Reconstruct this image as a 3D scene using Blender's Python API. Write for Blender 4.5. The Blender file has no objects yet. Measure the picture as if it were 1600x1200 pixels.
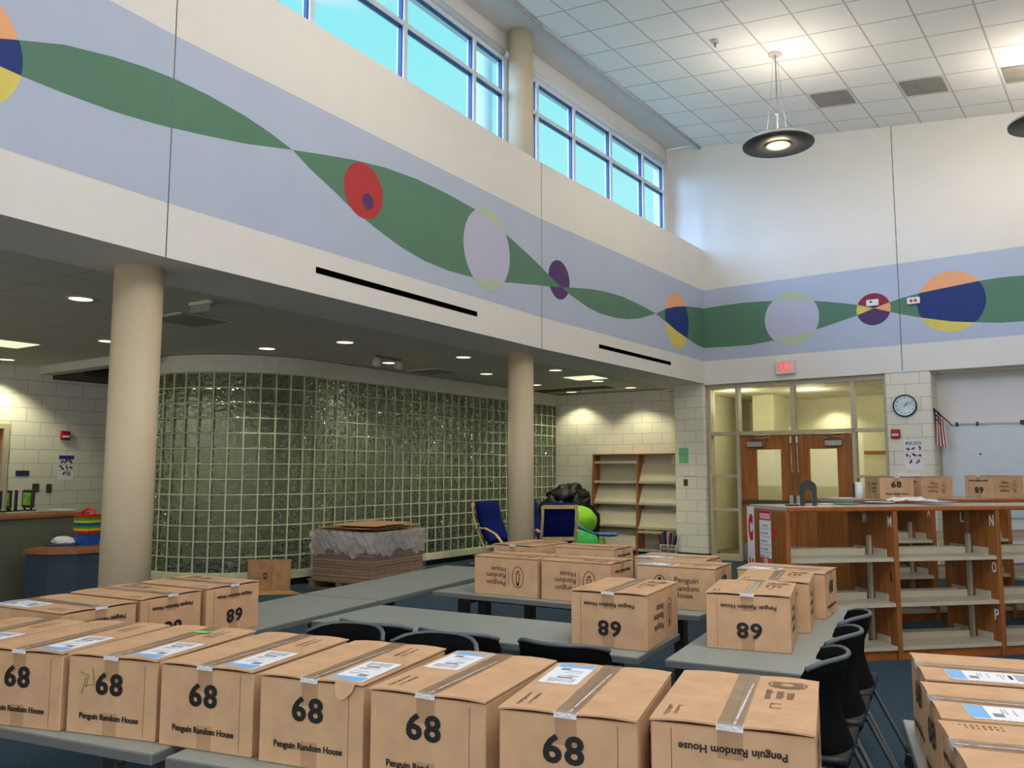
import bpy, math, random
from mathutils import Matrix, Vector
random.seed(7)
SC = bpy.context.scene
COL = SC.collection
R = math.radians
# ------------------------------------------------------------------ camera
CZ, FPX, PITCH, ROLL = 1.5279, 1296.3, 0.10395, -0.00102
cd = bpy.data.cameras.new('camera'); cam = bpy.data.objects.new('camera', cd); COL.objects.link(cam)
cd.sensor_width = 36.0; cd.lens = FPX / 1600 * 36.0; cd.clip_start = 0.05; cd.clip_end = 300
cam.location = (0, 0, CZ)
cam.rotation_euler = (Matrix.Rotation(R(90) + PITCH, 3, 'X') @ Matrix.Rotation(-ROLL, 3, 'Z')).to_euler()
SC.camera = cam
# ------------------------------------------------------------------ view
SC.view_settings.view_transform = 'Standard'; SC.view_settings.look = 'None'
SC.view_settings.gamma = 1.0; SC.view_settings.use_curve_mapping = False
SC.view_settings.exposure = 0.6
# ------------------------------------------------------------------ world (sky through the clerestory)
wd = bpy.data.worlds.new('sky'); SC.world = wd; wd.use_nodes = True
nt = wd.node_tree; nt.nodes.clear()
wo = nt.nodes.new('ShaderNodeOutputWorld'); bg = nt.nodes.new('ShaderNodeBackground')
tc = nt.nodes.new('ShaderNodeTexCoord'); sx = nt.nodes.new('ShaderNodeSeparateXYZ')
rp = nt.nodes.new('ShaderNodeValToRGB'); ns = nt.nodes.new('ShaderNodeTexNoise'); mp = nt.nodes.new('ShaderNodeMapping')
cr = nt.nodes.new('ShaderNodeValToRGB'); mx = nt.nodes.new('ShaderNodeMix'); mx.data_type = 'RGBA'
rp.color_ramp.elements[0].position = 0.25; rp.color_ramp.elements[0].color = (0.30, 0.64, 0.65, 1)
rp.color_ramp.elements[1].position = 0.62; rp.color_ramp.elements[1].color = (0.16, 0.58, 0.64, 1)
mp.inputs['Scale'].default_value = (1.2, 1.2, 6.0); ns.inputs['Scale'].default_value = 2.1; ns.inputs['Detail'].default_value = 5
cr.color_ramp.elements[0].position = 0.54; cr.color_ramp.elements[1].position = 0.66
nt.links.new(tc.outputs['Generated'], sx.inputs[0]); nt.links.new(sx.outputs['Z'], rp.inputs[0])
nt.links.new(tc.outputs['Generated'], mp.inputs[0]); nt.links.new(mp.outputs[0], ns.inputs['Vector'])
nt.links.new(ns.outputs['Fac'], cr.inputs[0]); nt.links.new(cr.outputs[0], mx.inputs['Factor'])
nt.links.new(rp.outputs[0], mx.inputs['A']); mx.inputs['B'].default_value = (0.55, 0.63, 0.66, 1)
nt.links.new(mx.outputs['Result'], bg.inputs['Color']); bg.inputs['Strength'].default_value = 1.0
nt.links.new(bg.outputs[0], wo.inputs[0])
# ------------------------------------------------------------------ main light: area fills added outside the view, and blue sky light
def area(name, loc, target, sx_, sy_, power, col):
    l = bpy.data.lights.new(name, 'AREA'); l.shape = 'RECTANGLE'; l.size = sx_; l.size_y = sy_
    l.energy = power; l.color = col
    o = bpy.data.objects.new(name, l); COL.objects.link(o); o.location = loc
    d = Vector(target) - Vector(loc); o.rotation_euler = d.to_track_quat('-Z', 'Y').to_euler()
    return o
area('far_side_fill', (7.5, -1.5, 4.8), (0.5, 9.0, 5.2), 8.0, 2.0, 520, (0.98, 0.95, 1.0))  # added fill from behind at the right; no window is built there
area('overhead_fill', (1.8, 2.0, 6.4), (1.2, 4.5, 0.8), 4.0, 4.0, 215, (0.98, 0.97, 1.0))  # added soft fill overhead
area('rear_fill', (-1.0, -4.4, 2.4), (0.0, 6.0, 1.2), 6.0, 2.2, 190, (1.0, 0.98, 0.97))  # added fill from the camera side to lift the box fronts
sl = bpy.data.lights.new('north_sky_glow', 'SUN'); sl.energy = 4.4; sl.color = (0.36, 0.56, 1.0); sl.angle = R(36)
so_ = bpy.data.objects.new('north_sky_glow', sl); COL.objects.link(so_); so_.location = (-8, 6, 9)
so_.rotation_euler = Vector((4.2, 2.7, -1.65)).to_track_quat('-Z', 'Y').to_euler()
area('left_wing_fill', (-8.5, 4.5, 1.9), (0.5, 13.0, 2.2), 4.0, 1.8, 45, (1.0, 0.96, 0.82))  # added fill for the dim low area, source out of view

def point(name, loc, power, col, r=0.08):
    l = bpy.data.lights.new(name, 'POINT'); l.energy = power; l.color = col; l.shadow_soft_size = r
    o = bpy.data.objects.new(name, l); COL.objects.link(o); o.location = loc; return o
def spot(name, loc, power, col, ang=110, blend=0.7, r=0.05):
    l = bpy.data.lights.new(name, 'SPOT'); l.energy = power; l.color = col; l.spot_size = R(ang); l.spot_blend = blend
    l.shadow_soft_size = r
    o = bpy.data.objects.new(name, l); COL.objects.link(o); o.location = loc; return o

# ------------------------------------------------------------------ pixel helpers: turn a place in the photograph into a point in the room
def ray(px, py):
    u, v = px - 800, py - 600
    c, s = math.cos(ROLL), math.sin(ROLL); u, v = c*u + s*v, -s*u + c*v
    x, zc = u / FPX, -v / FPX
    return Vector((x, math.cos(PITCH) - zc*math.sin(PITCH), math.sin(PITCH) + zc*math.cos(PITCH)))
def at(px, py, z):
    d = ray(px, py); k = (z - CZ) / d.z; return Vector((d.x*k, d.y*k, z))
def on(px, py, A, B, off=0.0):
    """distance along wall A-B (moved back by off) and height of the surface seen there"""
    d = (B - A).normalized(); n = Vector((-d.y, d.x)); P = A + n*off; r = ray(px, py)
    det = d.x*(-r.y) + r.x*d.y
    t = (-P.x*(-r.y) + (-P.y)*r.x) / det; s = (d.x*(-P.y) - d.y*(-P.x)) / det
    return t, CZ + s*r.z

# ------------------------------------------------------------------ materials
def lin(c):
    return tuple(((v/255)/12.92 if v/255 <= .04045 else ((v/255+.055)/1.055)**2.4) for v in c) + (1,)
MAT = {}
def mat(name, rgb, rough=0.6, metal=0.0, var=0.06, scale=8.0, stretch=(1, 1, 1), bump=0.0, bscale=60.0, spec=0.5, emit=0.0, alpha=1.0, ctrast=None, coords='Object'):
    m = bpy.data.materials.new(name); m.use_nodes = True; t = m.node_tree; b = t.nodes['Principled BSDF']
    b.inputs['Roughness'].default_value = rough; b.inputs['Metallic'].default_value = metal
    b.inputs['Specular IOR Level'].default_value = spec; b.inputs['Alpha'].default_value = alpha
    base = lin(rgb)
    tcn = t.nodes.new('ShaderNodeTexCoord'); mpn = t.nodes.new('ShaderNodeMapping'); mpn.inputs['Scale'].default_value = stretch
    t.links.new(tcn.outputs[coords], mpn.inputs[0])
    nn = t.nodes.new('ShaderNodeTexNoise'); nn.inputs['Scale'].default_value = scale; nn.inputs['Detail'].default_value = 4
    t.links.new(mpn.outputs[0], nn.inputs['Vector'])
    rr = t.nodes.new('ShaderNodeValToRGB')
    lo = lin(ctrast) if ctrast else tuple(max(0, c*(1-var*2)) for c in base[:3]) + (1,)
    hi = base if ctrast else tuple(min(1, c*(1+var)) for c in base[:3]) + (1,)
    rr.color_ramp.elements[0].position = 0.35; rr.color_ramp.elements[1].position = 0.65
    rr.color_ramp.elements[0].color = lo; rr.color_ramp.elements[1].color = hi
    t.links.new(nn.outputs['Fac'], rr.inputs[0]); t.links.new(rr.outputs[0], b.inputs['Base Color'])
    if bump:
        n2 = t.nodes.new('ShaderNodeTexNoise'); n2.inputs['Scale'].default_value = bscale; n2.inputs['Detail'].default_value = 3
        bp_ = t.nodes.new('ShaderNodeBump'); bp_.inputs['Strength'].default_value = bump; bp_.inputs['Distance'].default_value = 0.01
        t.links.new(mpn.outputs[0], n2.inputs['Vector']); t.links.new(n2.outputs['Fac'], bp_.inputs['Height'])
        t.links.new(bp_.outputs[0], b.inputs['Normal'])
    if emit:
        b.inputs['Emission Color'].default_value = base; b.inputs['Emission Strength'].default_value = emit
    MAT[name] = m; return m
def grid_mat(name, rgb, line, bw, bh, mortar, offset=0.5, rough=0.7, axes='XZ', bump=0.25, shift=(0, 0, 0), var=0.05, smooth=0.1, specks=0.0):
    m = bpy.data.materials.new(name); m.use_nodes = True; t = m.node_tree; b = t.nodes['Principled BSDF']
    b.inputs['Roughness'].default_value = rough
    tcn = t.nodes.new('ShaderNodeTexCoord'); sp = t.nodes.new('ShaderNodeSeparateXYZ'); cb = t.nodes.new('ShaderNodeCombineXYZ')
    mpn = t.nodes.new('ShaderNodeMapping'); mpn.inputs['Location'].default_value = shift
    t.links.new(tcn.outputs['Object'], mpn.inputs[0]); t.links.new(mpn.outputs[0], sp.inputs[0])
    t.links.new(sp.outputs[axes[0]], cb.inputs[0]); t.links.new(sp.outputs[axes[1]], cb.inputs[1])
    br = t.nodes.new('ShaderNodeTexBrick'); br.offset = offset; br.inputs['Scale'].default_value = 1.0
    br.inputs['Brick Width'].default_value = bw; br.inputs['Row Height'].default_value = bh
    br.inputs['Mortar Size'].default_value = mortar; br.inputs['Mortar Smooth'].default_value = smooth
    c = lin(rgb); br.inputs['Color1'].default_value = c
    br.inputs['Color2'].default_value = tuple(v*(1-var) for v in c[:3]) + (1,); br.inputs['Mortar'].default_value = lin(line)
    t.links.new(cb.outputs[0], br.inputs['Vector']); out = br.outputs['Color']
    if specks:
        nn = t.nodes.new('ShaderNodeTexNoise'); nn.inputs['Scale'].default_value = 150; t.links.new(tcn.outputs['Object'], nn.inputs['Vector'])
        rr = t.nodes.new('ShaderNodeValToRGB'); rr.color_ramp.elements[0].position = .3; rr.color_ramp.elements[1].position = .5
        rr.color_ramp.elements[0].color = (1-specks,)*3 + (1,); rr.color_ramp.elements[1].color = (1, 1, 1, 1)
        mm = t.nodes.new('ShaderNodeMix'); mm.data_type = 'RGBA'; mm.blend_type = 'MULTIPLY'; mm.inputs['Factor'].default_value = 1
        t.links.new(nn.outputs['Fac'], rr.inputs[0]); t.links.new(out, mm.inputs['A']); t.links.new(rr.outputs[0], mm.inputs['B']); out = mm.outputs['Result']
    t.links.new(out, b.inputs['Base Color'])
    if bump:
        bp_ = t.nodes.new('ShaderNodeBump'); bp_.invert = True; bp_.inputs['Strength'].default_value = bump; bp_.inputs['Distance'].default_value = 0.01
        t.links.new(br.outputs['Fac'], bp_.inputs['Height']); t.links.new(bp_.outputs[0], b.inputs['Normal'])
    MAT[name] = m; return m
def glass_mat(name, tint, rough=0.0, bump=0.0, scale=30, ior=1.45, thin=False):
    m = bpy.data.materials.new(name); m.use_nodes = True; t = m.node_tree; t.nodes.clear()
    o = t.nodes.new('ShaderNodeOutputMaterial')
    if thin:
        gl = t.nodes.new('ShaderNodeBsdfGlossy'); gl.inputs['Roughness'].default_value = 0.02
        tr = t.nodes.new('ShaderNodeBsdfTransparent'); tr.inputs['Color'].default_value = tint
        ms = t.nodes.new('ShaderNodeMixShader'); ms.inputs[0].default_value = 0.03; t.links.new(tr.outputs[0], ms.inputs[1]); t.links.new(gl.outputs[0], ms.inputs[2])
        t.links.new(ms.outputs[0], o.inputs[0])
    else:
        g = t.nodes.new('ShaderNodeBsdfGlass'); g.inputs['Color'].default_value = tint; g.inputs['Roughness'].default_value = rough; g.inputs['IOR'].default_value = ior
        tcn = t.nodes.new('ShaderNodeTexCoord'); nn = t.nodes.new('ShaderNodeTexNoise'); nn.inputs['Scale'].default_value = scale; nn.inputs['Detail'].default_value = 1
        bp_ = t.nodes.new('ShaderNodeBump'); bp_.inputs['Strength'].default_value = bump; bp_.inputs['Distance'].default_value = 0.02
        t.links.new(tcn.outputs['Object'], nn.inputs['Vector']); t.links.new(nn.outputs['Fac'], bp_.inputs['Height']); t.links.new(bp_.outputs[0], g.inputs['Normal'])
        t.links.new(g.outputs[0], o.inputs[0])
    MAT[name] = m; return m
mat('paint', (222, 220, 217), 0.75, var=0.008, scale=3)
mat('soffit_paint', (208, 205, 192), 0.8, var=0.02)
mat('mural_blue', (176, 188, 212), 0.7, var=0.01, scale=2)
mat('mural_green', (84, 126, 104), 0.7, var=0.02, scale=2)
mat('mural_lilac', (185, 186, 212), 0.7, var=0.01)
mat('mural_pale', (178, 196, 168), 0.7, var=0.01)
mat('mural_red', (178, 48, 52), 0.7, var=0.02)
mat('mural_maroon', (140, 36, 62), 0.7, var=0.02)
mat('mural_purple', (78, 48, 104), 0.7, var=0.02)
mat('mural_orange', (236, 170, 124), 0.7, var=0.02)
mat('mural_yellow', (218, 202, 104), 0.7, var=0.02)
mat('mural_navy', (18, 50, 118), 0.7, var=0.02)
mat('seam', (92, 88, 82), 0.9)
mat('black', (6, 6, 7), 0.8)
mat('slot_black', (3, 3, 3), 0.95, spec=0.0)
grid_mat('block_paint', (226, 222, 208), (188, 184, 172), 0.406, 0.2032, 0.006)
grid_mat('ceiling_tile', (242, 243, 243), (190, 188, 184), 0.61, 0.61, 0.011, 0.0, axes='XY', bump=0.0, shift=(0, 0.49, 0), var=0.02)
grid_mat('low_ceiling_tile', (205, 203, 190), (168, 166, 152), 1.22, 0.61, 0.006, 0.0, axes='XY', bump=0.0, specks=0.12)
grid_mat('corridor_ceiling', (225, 220, 190), (170, 165, 140), 1.22, 0.61, 0.014, 0.0, axes='XY', bump=0.0)
mat('column_paint', (206, 190, 160), 0.55, var=0.02, scale=3)
mat('carpet', (62, 82, 97), 1.0, var=0.22, scale=90, bump=0.3, bscale=400, spec=0.1)
mat('rubber_base', (16, 18, 26), 0.6)
mat('white_metal', (214, 220, 228), 0.4, var=0.01)
mat('gasket', (28, 62, 110), 0.5)
mat('aluminium', (165, 165, 160), 0.35, metal=0.8)
mat('steel_paint', (120, 122, 120), 0.45, metal=0.3)
mat('door_frame', (188, 178, 154), 0.5, var=0.02)
mat('oak', (172, 106, 42), 0.45, var=0.2, scale=5, stretch=(6, 6, 0.5), ctrast=(146, 84, 30))
mat('case_oak', (164, 100, 46), 0.4, var=0.2, scale=5, stretch=(7, 7, 0.5), ctrast=(132, 76, 32))
mat('case_edge', (164, 92, 38), 0.4, var=0.12, scale=8, stretch=(1, 1, 1))
mat('shelf_metal', (188, 180, 158), 0.4, var=0.02)
mat('counter_laminate', (172, 172, 162), 0.35, var=0.03, scale=60)
mat('table_laminate', (150, 158, 152), 0.38, var=0.07, scale=260)
mat('table_edge', (104, 106, 104), 0.5, var=0.03)
mat('table_edge_brown', (92, 84, 78), 0.5, var=0.03)
mat('table_steel', (62, 64, 64), 0.4, metal=0.5)
mat('cardboard', (202, 163, 126), 0.8, var=0.04, scale=14, stretch=(1, 1, 1), spec=0.2)
mat('cardboard_edge', (120, 80, 50), 0.9, var=0.1, scale=60)
mat('cardboard_dark', (176, 134, 92), 0.85, var=0.12, scale=10)
mat('tape_faint', (150, 116, 86), 0.35, var=0.1, scale=30, alpha=0.22)
mat('tape', (160, 134, 108), 0.2, var=0.1, scale=30, alpha=0.6, bump=0.25, bscale=22)
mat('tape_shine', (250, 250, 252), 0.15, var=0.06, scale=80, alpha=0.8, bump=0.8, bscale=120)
mat('ink', (22, 20, 20), 0.7, var=0.1, scale=90)
mat('ink_brown', (74, 52, 36), 0.8, var=0.15, scale=60)
mat('ink_faint', (128, 100, 76), 0.8)
mat('marker_green', (86, 130, 40), 0.8)
mat('label_white', (236, 238, 244), 0.5, var=0.01)
mat('label_blue', (126, 182, 232), 0.5, var=0.02)
mat('label_grey', (128, 130, 140), 0.6)
mat('sticker_green', (140, 226, 100), 0.5)
mat('chair_black', (20, 21, 24), 0.45, var=0.1, bump=0.1, bscale=300)
mat('chair_grey', (50, 56, 62), 0.5, var=0.08, bump=0.1, bscale=300)
mat('chair_mesh', (9, 10, 11), 0.9, spec=0.12, var=0.2, scale=200, bump=0.3, bscale=400)
mat('chair_rim', (92, 98, 104), 0.35, var=0.05)
mat('chair_tube', (112, 110, 108), 0.3, metal=0.7)
mat('plastic_black', (10, 10, 11), 0.4)
mat('blue_fabric', (14, 27, 92), 0.95, var=0.15, scale=60, spec=0.1)
mat('navy_fabric', (10, 14, 48), 0.95, var=0.15, scale=60, spec=0.1)
mat('bent_wood', (206, 178, 126), 0.4, var=0.08, scale=20)
mat('bag_black', (10, 10, 11), 0.42, var=0.2, bump=0.6, bscale=9, spec=0.3)
mat('lime', (128, 190, 40), 0.8); mat('green', (62, 180, 84), 0.8)
mat('rocker_blue', (30, 92, 158), 0.4); 
mat('white_plastic', (226, 228, 230), 0.4, var=0.01)
mat('paper', (232, 232, 234), 0.7, var=0.02)
mat('paper_green', (116, 190, 140), 0.8, var=0.1)
mat('red_plastic', (168, 20, 28), 0.4)
mat('exit_red', (255, 50, 40), 0.5, emit=0.8)
mat('exit_face', (226, 206, 206), 0.4)
mat('poster_blue', (40, 62, 150), 0.6); mat('poster_red', (150, 40, 60), 0.6); mat('poster_navy', (40, 46, 90), 0.6)
mat('sign_red', (206, 36, 34), 0.6); mat('sign_orange', (222, 78, 40), 0.6); mat('sign_yellow', (212, 210, 60), 0.6)
mat('whiteboard', (206, 214, 220), 0.3, var=0.01)
mat('pendant_dark', (52, 52, 54), 0.5, var=0.03); mat('pendant_rim', (196, 192, 186), 0.5)
mat('pendant_glow', (255, 232, 160), 0.5, emit=0.85)
mat('downlight_glow', (244, 240, 214), 0.5, emit=1.0)
mat('troffer_glow', (226, 226, 190), 0.5, emit=0.75)
mat('vent_grey', (150, 148, 138), 0.7, var=0.05); mat('vent_shade_dark', (50, 46, 38), 0.8)
mat('laminate_sage', (98, 106, 86), 0.7, var=0.05, scale=60); mat('desk_blue', (52, 68, 84), 0.8, var=0.1, scale=80)
mat('desk_edge', (150, 92, 48), 0.5, var=0.06)
mat('cream_sill', (214, 212, 180), 0.5)
mat('mortar', (196, 202, 168), 0.7, var=0.03)
mat('corridor_paint', (220, 215, 186), 0.7, var=0.02)
mat('corridor_floor', (120, 116, 100), 0.5)
mat('bright_steel', (190, 192, 190), 0.3, metal=0.8)
mat('pushbar', (96, 88, 72), 0.35, metal=0.6)
mat('shrink_film', (206, 206, 204), 0.2, var=0.1, scale=6, alpha=0.16, bump=0.35, bscale=5, stretch=(1, 1, 5))
mat('torn_film', (214, 214, 212), 0.22, var=0.06, scale=3, alpha=0.45, bump=0.5, bscale=7, stretch=(1, 1, 2))
mat('basket_yellow', (228, 214, 40), 0.4); mat('basket_red', (214, 44, 34), 0.4); mat('basket_blue', (30, 84, 170), 0.4); mat('basket_green', (60, 160, 60), 0.4)
mat('flag_red', (160, 30, 50), 0.8); mat('flag_white', (228, 222, 222), 0.8); mat('flag_blue', (38, 40, 84), 0.8)
mat('pallet_wood', (128, 108, 76), 0.9, var=0.15, scale=20)
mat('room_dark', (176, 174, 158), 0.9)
mat('clock_face', (212, 224, 232), 0.25)
mat('led_green', (130, 200, 60), 0.5, var=0.3, scale=30)
mat('arch_grey', (54, 58, 62), 0.7)
glass_mat('window_glass', (0.97, 0.99, 1, 1), thin=True)
glass_mat('door_glass', (0.95, 0.96, 0.9, 1), thin=True)
glass_mat('block_glass', (0.84, 0.87, 0.78, 1), rough=0.03, bump=1.0, scale=19)

# ------------------------------------------------------------------ mesh builder
class MB:
    def __init__(s): s.v = []; s.f = []; s.m = []; s.mats = []; s.smooth = []
    def mi(s, name):
        if name not in s.mats: s.mats.append(name)
        return s.mats.index(name)
    def face(s, pts, m, sm=False):
        i = len(s.v); s.v += [tuple(p) for p in pts]; s.f.append(tuple(range(i, i+len(pts)))); s.m.append(s.mi(m)); s.smooth.append(sm); return s
    def raw(s, vs, fs, m, sm=False):
        i = len(s.v); s.v += [tuple(p) for p in vs]; k = s.mi(m)
        for f in fs: s.f.append(tuple(i+a for a in f)); s.m.append(k); s.smooth.append(sm)
        return s
    def box(s, x0, x1, y0, y1, z0, z1, m, M=None, bev=0.0):
        if bev > 0:
            b = min(bev, (x1-x0)/2.01, (y1-y0)/2.01, (z1-z0)/2.01)
            vs = []; idx = {}
            for ix, X in enumerate((x0, x1)):
                for iy, Y in enumerate((y0, y1)):
                    for iz, Z in enumerate((z0, z1)):
                        dx = b if ix == 0 else -b; dy = b if iy == 0 else -b; dz = b if iz == 0 else -b
                        for ax, p in enumerate(((X, Y+dy, Z+dz), (X+dx, Y, Z+dz), (X+dx, Y+dy, Z))):
                            idx[ix, iy, iz, ax] = len(vs); vs.append(Vector(p))
            g = lambda a, b_, c, ax: idx[a, b_, c, ax]
            fs = []
            for k in (0, 1):
                q = [g(k, 0, 0, 0), g(k, 1, 0, 0), g(k, 1, 1, 0), g(k, 0, 1, 0)]; fs.append(q if k else q[::-1])
                q = [g(0, k, 0, 1), g(1, k, 0, 1), g(1, k, 1, 1), g(0, k, 1, 1)]; fs.append(q[::-1] if k else q)
                q = [g(0, 0, k, 2), g(1, 0, k, 2), g(1, 1, k, 2), g(0, 1, k, 2)]; fs.append(q if k else q[::-1])
            for a in (0, 1):
                for c in (0, 1):
                    fs.append([g(a, c, 0, 0), g(a, c, 1, 0), g(a, c, 1, 1), g(a, c, 0, 1)])
                    fs.append([g(a, 0, c, 0), g(a, 1, c, 0), g(a, 1, c, 2), g(a, 0, c, 2)])
                    fs.append([g(0, a, c, 1), g(1, a, c, 1), g(1, a, c, 2), g(0, a, c, 2)])
                    for d in (0, 1): fs.append([g(a, c, d, 0), g(a, c, d, 1), g(a, c, d, 2)])
        else:
            vs = [Vector((x, y, z)) for x in (x0, x1) for y in (y0, y1) for z in (z0, z1)]
            fs = [(0, 1, 3, 2), (4, 6, 7, 5), (0, 4, 5, 1), (2, 3, 7, 6), (0, 2, 6, 4), (1, 5, 7, 3)]
        if M is not None: vs = [M @ v for v in vs]
        return s.raw(vs, fs, m)
    def prism(s, poly, z0, z1, m, side=None, M=None):
        n = len(poly); vs = [Vector((p[0], p[1], z0)) for p in poly] + [Vector((p[0], p[1], z1)) for p in poly]
        if M is not None: vs = [M @ v for v in vs]
        s.raw(vs, [tuple(range(n))[::-1], tuple(range(n, 2*n))], m)
        i = len(s.v) - 2*n; k = s.mi(side or m)
        for a in range(n): b = (a+1) % n; s.f.append((i+a, i+b, i+n+b, i+n+a)); s.m.append(k); s.smooth.append(False)
        return s
    def lathe(s, prof, m, n=24, M=None, sm=True, cap=True):
        vs = []; fs = []
        for r, z in prof:
            for k in range(n): a = 2*math.pi*k/n; vs.append(Vector((r*math.cos(a), r*math.sin(a), z)))
        for j in range(len(prof)-1):
            for k in range(n): b = (k+1) % n; fs.append((j*n+k, j*n+b, (j+1)*n+b, (j+1)*n+k))
        if M is not None: vs = [M @ v for v in vs]
        base = len(s.v); s.raw(vs, fs, m, sm)
        if cap:
            k = s.mi(m)
            s.f.append(tuple(base+i for i in range(n))[::-1]); s.m.append(k); s.smooth.append(False)
            s.f.append(tuple(base+(len(prof)-1)*n+i for i in range(n))); s.m.append(k); s.smooth.append(False)
        return s
    def tube(s, pts, r, m, n=8, M=None, flat=None):
        pts = [Vector(p) for p in pts]; vs = []; fs = []; up = Vector((0, 0, 1)); prev = None
        for i, p in enumerate(pts):
            d = (pts[min(i+1, len(pts)-1)] - pts[max(i-1, 0)]).normalized()
            if prev is None:
                a = d.cross(up); a = a if a.length > .05 else d.cross(Vector((1, 0, 0)))
            else: a = prev - d*prev.dot(d)
            a.normalize(); b = d.cross(a).normalized(); prev = a
            rr = r[i] if isinstance(r, (list, tuple)) else r
            for k in range(n):
                t = 2*math.pi*(k+.5)/n; ra, rb = (rr, rr) if flat is None else flat
                vs.append(p + a*math.cos(t)*ra*(1.2 if flat else 1) + b*math.sin(t)*rb*(1.2 if flat else 1))
        for j in range(len(pts)-1):
            for k in range(n): b2 = (k+1) % n; fs.append((j*n+k, j*n+b2, (j+1)*n+b2, (j+1)*n+k))
        fs.append(tuple(range(n))[::-1]); fs.append(tuple((len(pts)-1)*n+k for k in range(n)))
        if M is not None: vs = [M @ v for v in vs]
        return s.raw(vs, fs, m, True)
    def sheet(s, grid, m, th=0.0, sm=True):
        """grid of points -> surface, with thickness along z-normal estimate if th"""
        r, c = len(grid), len(grid[0]); vs = [Vector(p) for row in grid for p in row]
        fs = [(i*c+j, i*c+j+1, (i+1)*c+j+1, (i+1)*c+j) for i in range(r-1) for j in range(c-1)]
        if not th: return s.raw(vs, fs, m, sm)
        nv = []
        for i in range(r):
            for j in range(c):
                a = vs[min(i+1, r-1)*c+j] - vs[max(i-1, 0)*c+j]; b = vs[i*c+min(j+1, c-1)] - vs[i*c+max(j-1, 0)]
                nv.append(vs[i*c+j] + a.cross(b).normalized()*th)
        N = r*c; f2 = [tuple(x+N for x in f[::-1]) for f in fs]
        rim = []
        for j in range(c-1): rim += [(j+1, j, N+j, N+j+1), ((r-1)*c+j, (r-1)*c+j+1, N+(r-1)*c+j+1, N+(r-1)*c+j)]
        for i in range(r-1): rim += [(i*c, (i+1)*c, N+(i+1)*c, N+i*c), ((i+1)*c+c-1, i*c+c-1, N+i*c+c-1, N+(i+1)*c+c-1)]
        return s.raw(vs+nv, fs+f2+rim, m, sm)
    def add(s, me_data, M, m):
        vs, fs = me_data; return s.raw([M @ Vector(v) for v in vs], fs, m)
    def mesh(s, name):
        me = bpy.data.meshes.new(name); me.from_pydata(s.v, [], s.f)
        for n in s.mats: me.materials.append(MAT[n])
        me.polygons.foreach_set('material_index', s.m); me.polygons.foreach_set('use_smooth', s.smooth); me.update(); return me
    def build(s, name, parent=None, matrix=None, **props):
        o = bpy.data.objects.new(name, s.mesh(name)); COL.objects.link(o)
        if parent is not None: o.parent = parent
        if matrix is not None: o.matrix_basis = matrix
        for k, v in props.items(): o[k] = v
        return o
def thing(name, label, cat, M=None, group=None):
    o = bpy.data.objects.new(name, None); COL.objects.link(o); o.empty_display_size = 0.05
    if M is not None: o.matrix_basis = M
    o['label'] = label; o['category'] = cat
    if group: o['group'] = group
    return o
def T(x, y, z=0, rz=0): return Matrix.Translation((x, y, z)) @ Matrix.Rotation(rz, 4, 'Z')
def copy_tree(root, M, label, group=None):
    r = root.copy(); COL.objects.link(r); r.matrix_basis = M; r['label'] = label
    if group: r['group'] = group
    for ch in list(root.children):
        c = ch.copy(); COL.objects.link(c); c.parent = r
        for g in list(ch.children):
            d = g.copy(); COL.objects.link(d); d.parent = c
    return r
_txt = {}
def text(s, size, off=0.0, align='CENTER', line=1.0, space=1.0):
    key = (s, size, off, align, line, space)
    if key in _txt: return _txt[key]
    cu = bpy.data.curves.new('t', 'FONT'); cu.body = s; cu.size = size; cu.align_x = align; cu.align_y = 'CENTER'
    cu.space_line = line; cu.offset = off; cu.resolution_u = 3; cu.space_character = space; cu.extrude = 0.0002
    o = bpy.data.objects.new('t', cu); COL.objects.link(o); bpy.context.view_layer.update()
    me = bpy.data.meshes.new_from_object(o.evaluated_get(bpy.context.evaluated_depsgraph_get()))
    d = ([tuple(v.co) for v in me.vertices], [tuple(p.vertices) for p in me.polygons])
    bpy.data.objects.remove(o); bpy.data.curves.remove(cu); bpy.data.meshes.remove(me)
    _txt[key] = d; return d
FACE = Matrix.Rotation(R(90), 4, 'X')            # text lying in XY -> standing on the XZ plane, facing -Y

# ------------------------------------------------------------------ plan of the room
V2 = lambda x, y: Vector((x, y))
S1, S2, C0 = V2(-2.4909, 5.8383), V2(0.3725, 10.3221), V2(3.4082, 14.5487)
RD = V2(0.79668, -0.60441)                         # along the end wall
RN = V2(0.60441, 0.79668)                          # behind the end wall
S0 = S1 - V2(math.cos(R(60.5)), math.sin(R(60.5)))*5.3
SM = S0 - V2(math.cos(R(64)), math.sin(R(64)))*5.3
FAC = [SM, S0, S1, S2, C0]                         # faceted bulkhead line
R9 = C0 + RD*9.5
def frame(A, B, z=0):
    d = (B - A).normalized(); return Matrix(((d.x, -d.y, 0, A.x), (d.y, d.x, 0, A.y), (0, 0, 1, z), (0, 0, 0, 1)))
def offs(line, d):
    out = []
    for i, p in enumerate(line):
        ns_ = []
        if i > 0: e = (p - line[i-1]).normalized(); ns_.append(V2(-e.y, e.x))
        if i < len(line)-1: e = (line[i+1] - p).normalized(); ns_.append(V2(-e.y, e.x))
        n = sum(ns_, V2(0, 0)).normalized(); k = 1/max(.3, n.dot(ns_[0])); out.append(p + n*d*k)
    return out
def struct(o): o['kind'] = 'structure'; return o
def strip_prism(line, d0, d1, z0, z1, m, mb=None):
    mb = mb or MB(); a, b = offs(line, d0), offs(line, d1)
    for i in range(len(line)-1): mb.prism([a[i], a[i+1], b[i+1], b[i]], z0, z1, m)
    return mb
RF = frame(C0, R9)                                  # end wall frame: x along, y behind, z up
ZS, ZL, ZT = 3.05, 5.47, 7.40                       # low soffit, ledge, high ceiling at the facade line
SLOPE = 0.134
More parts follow.
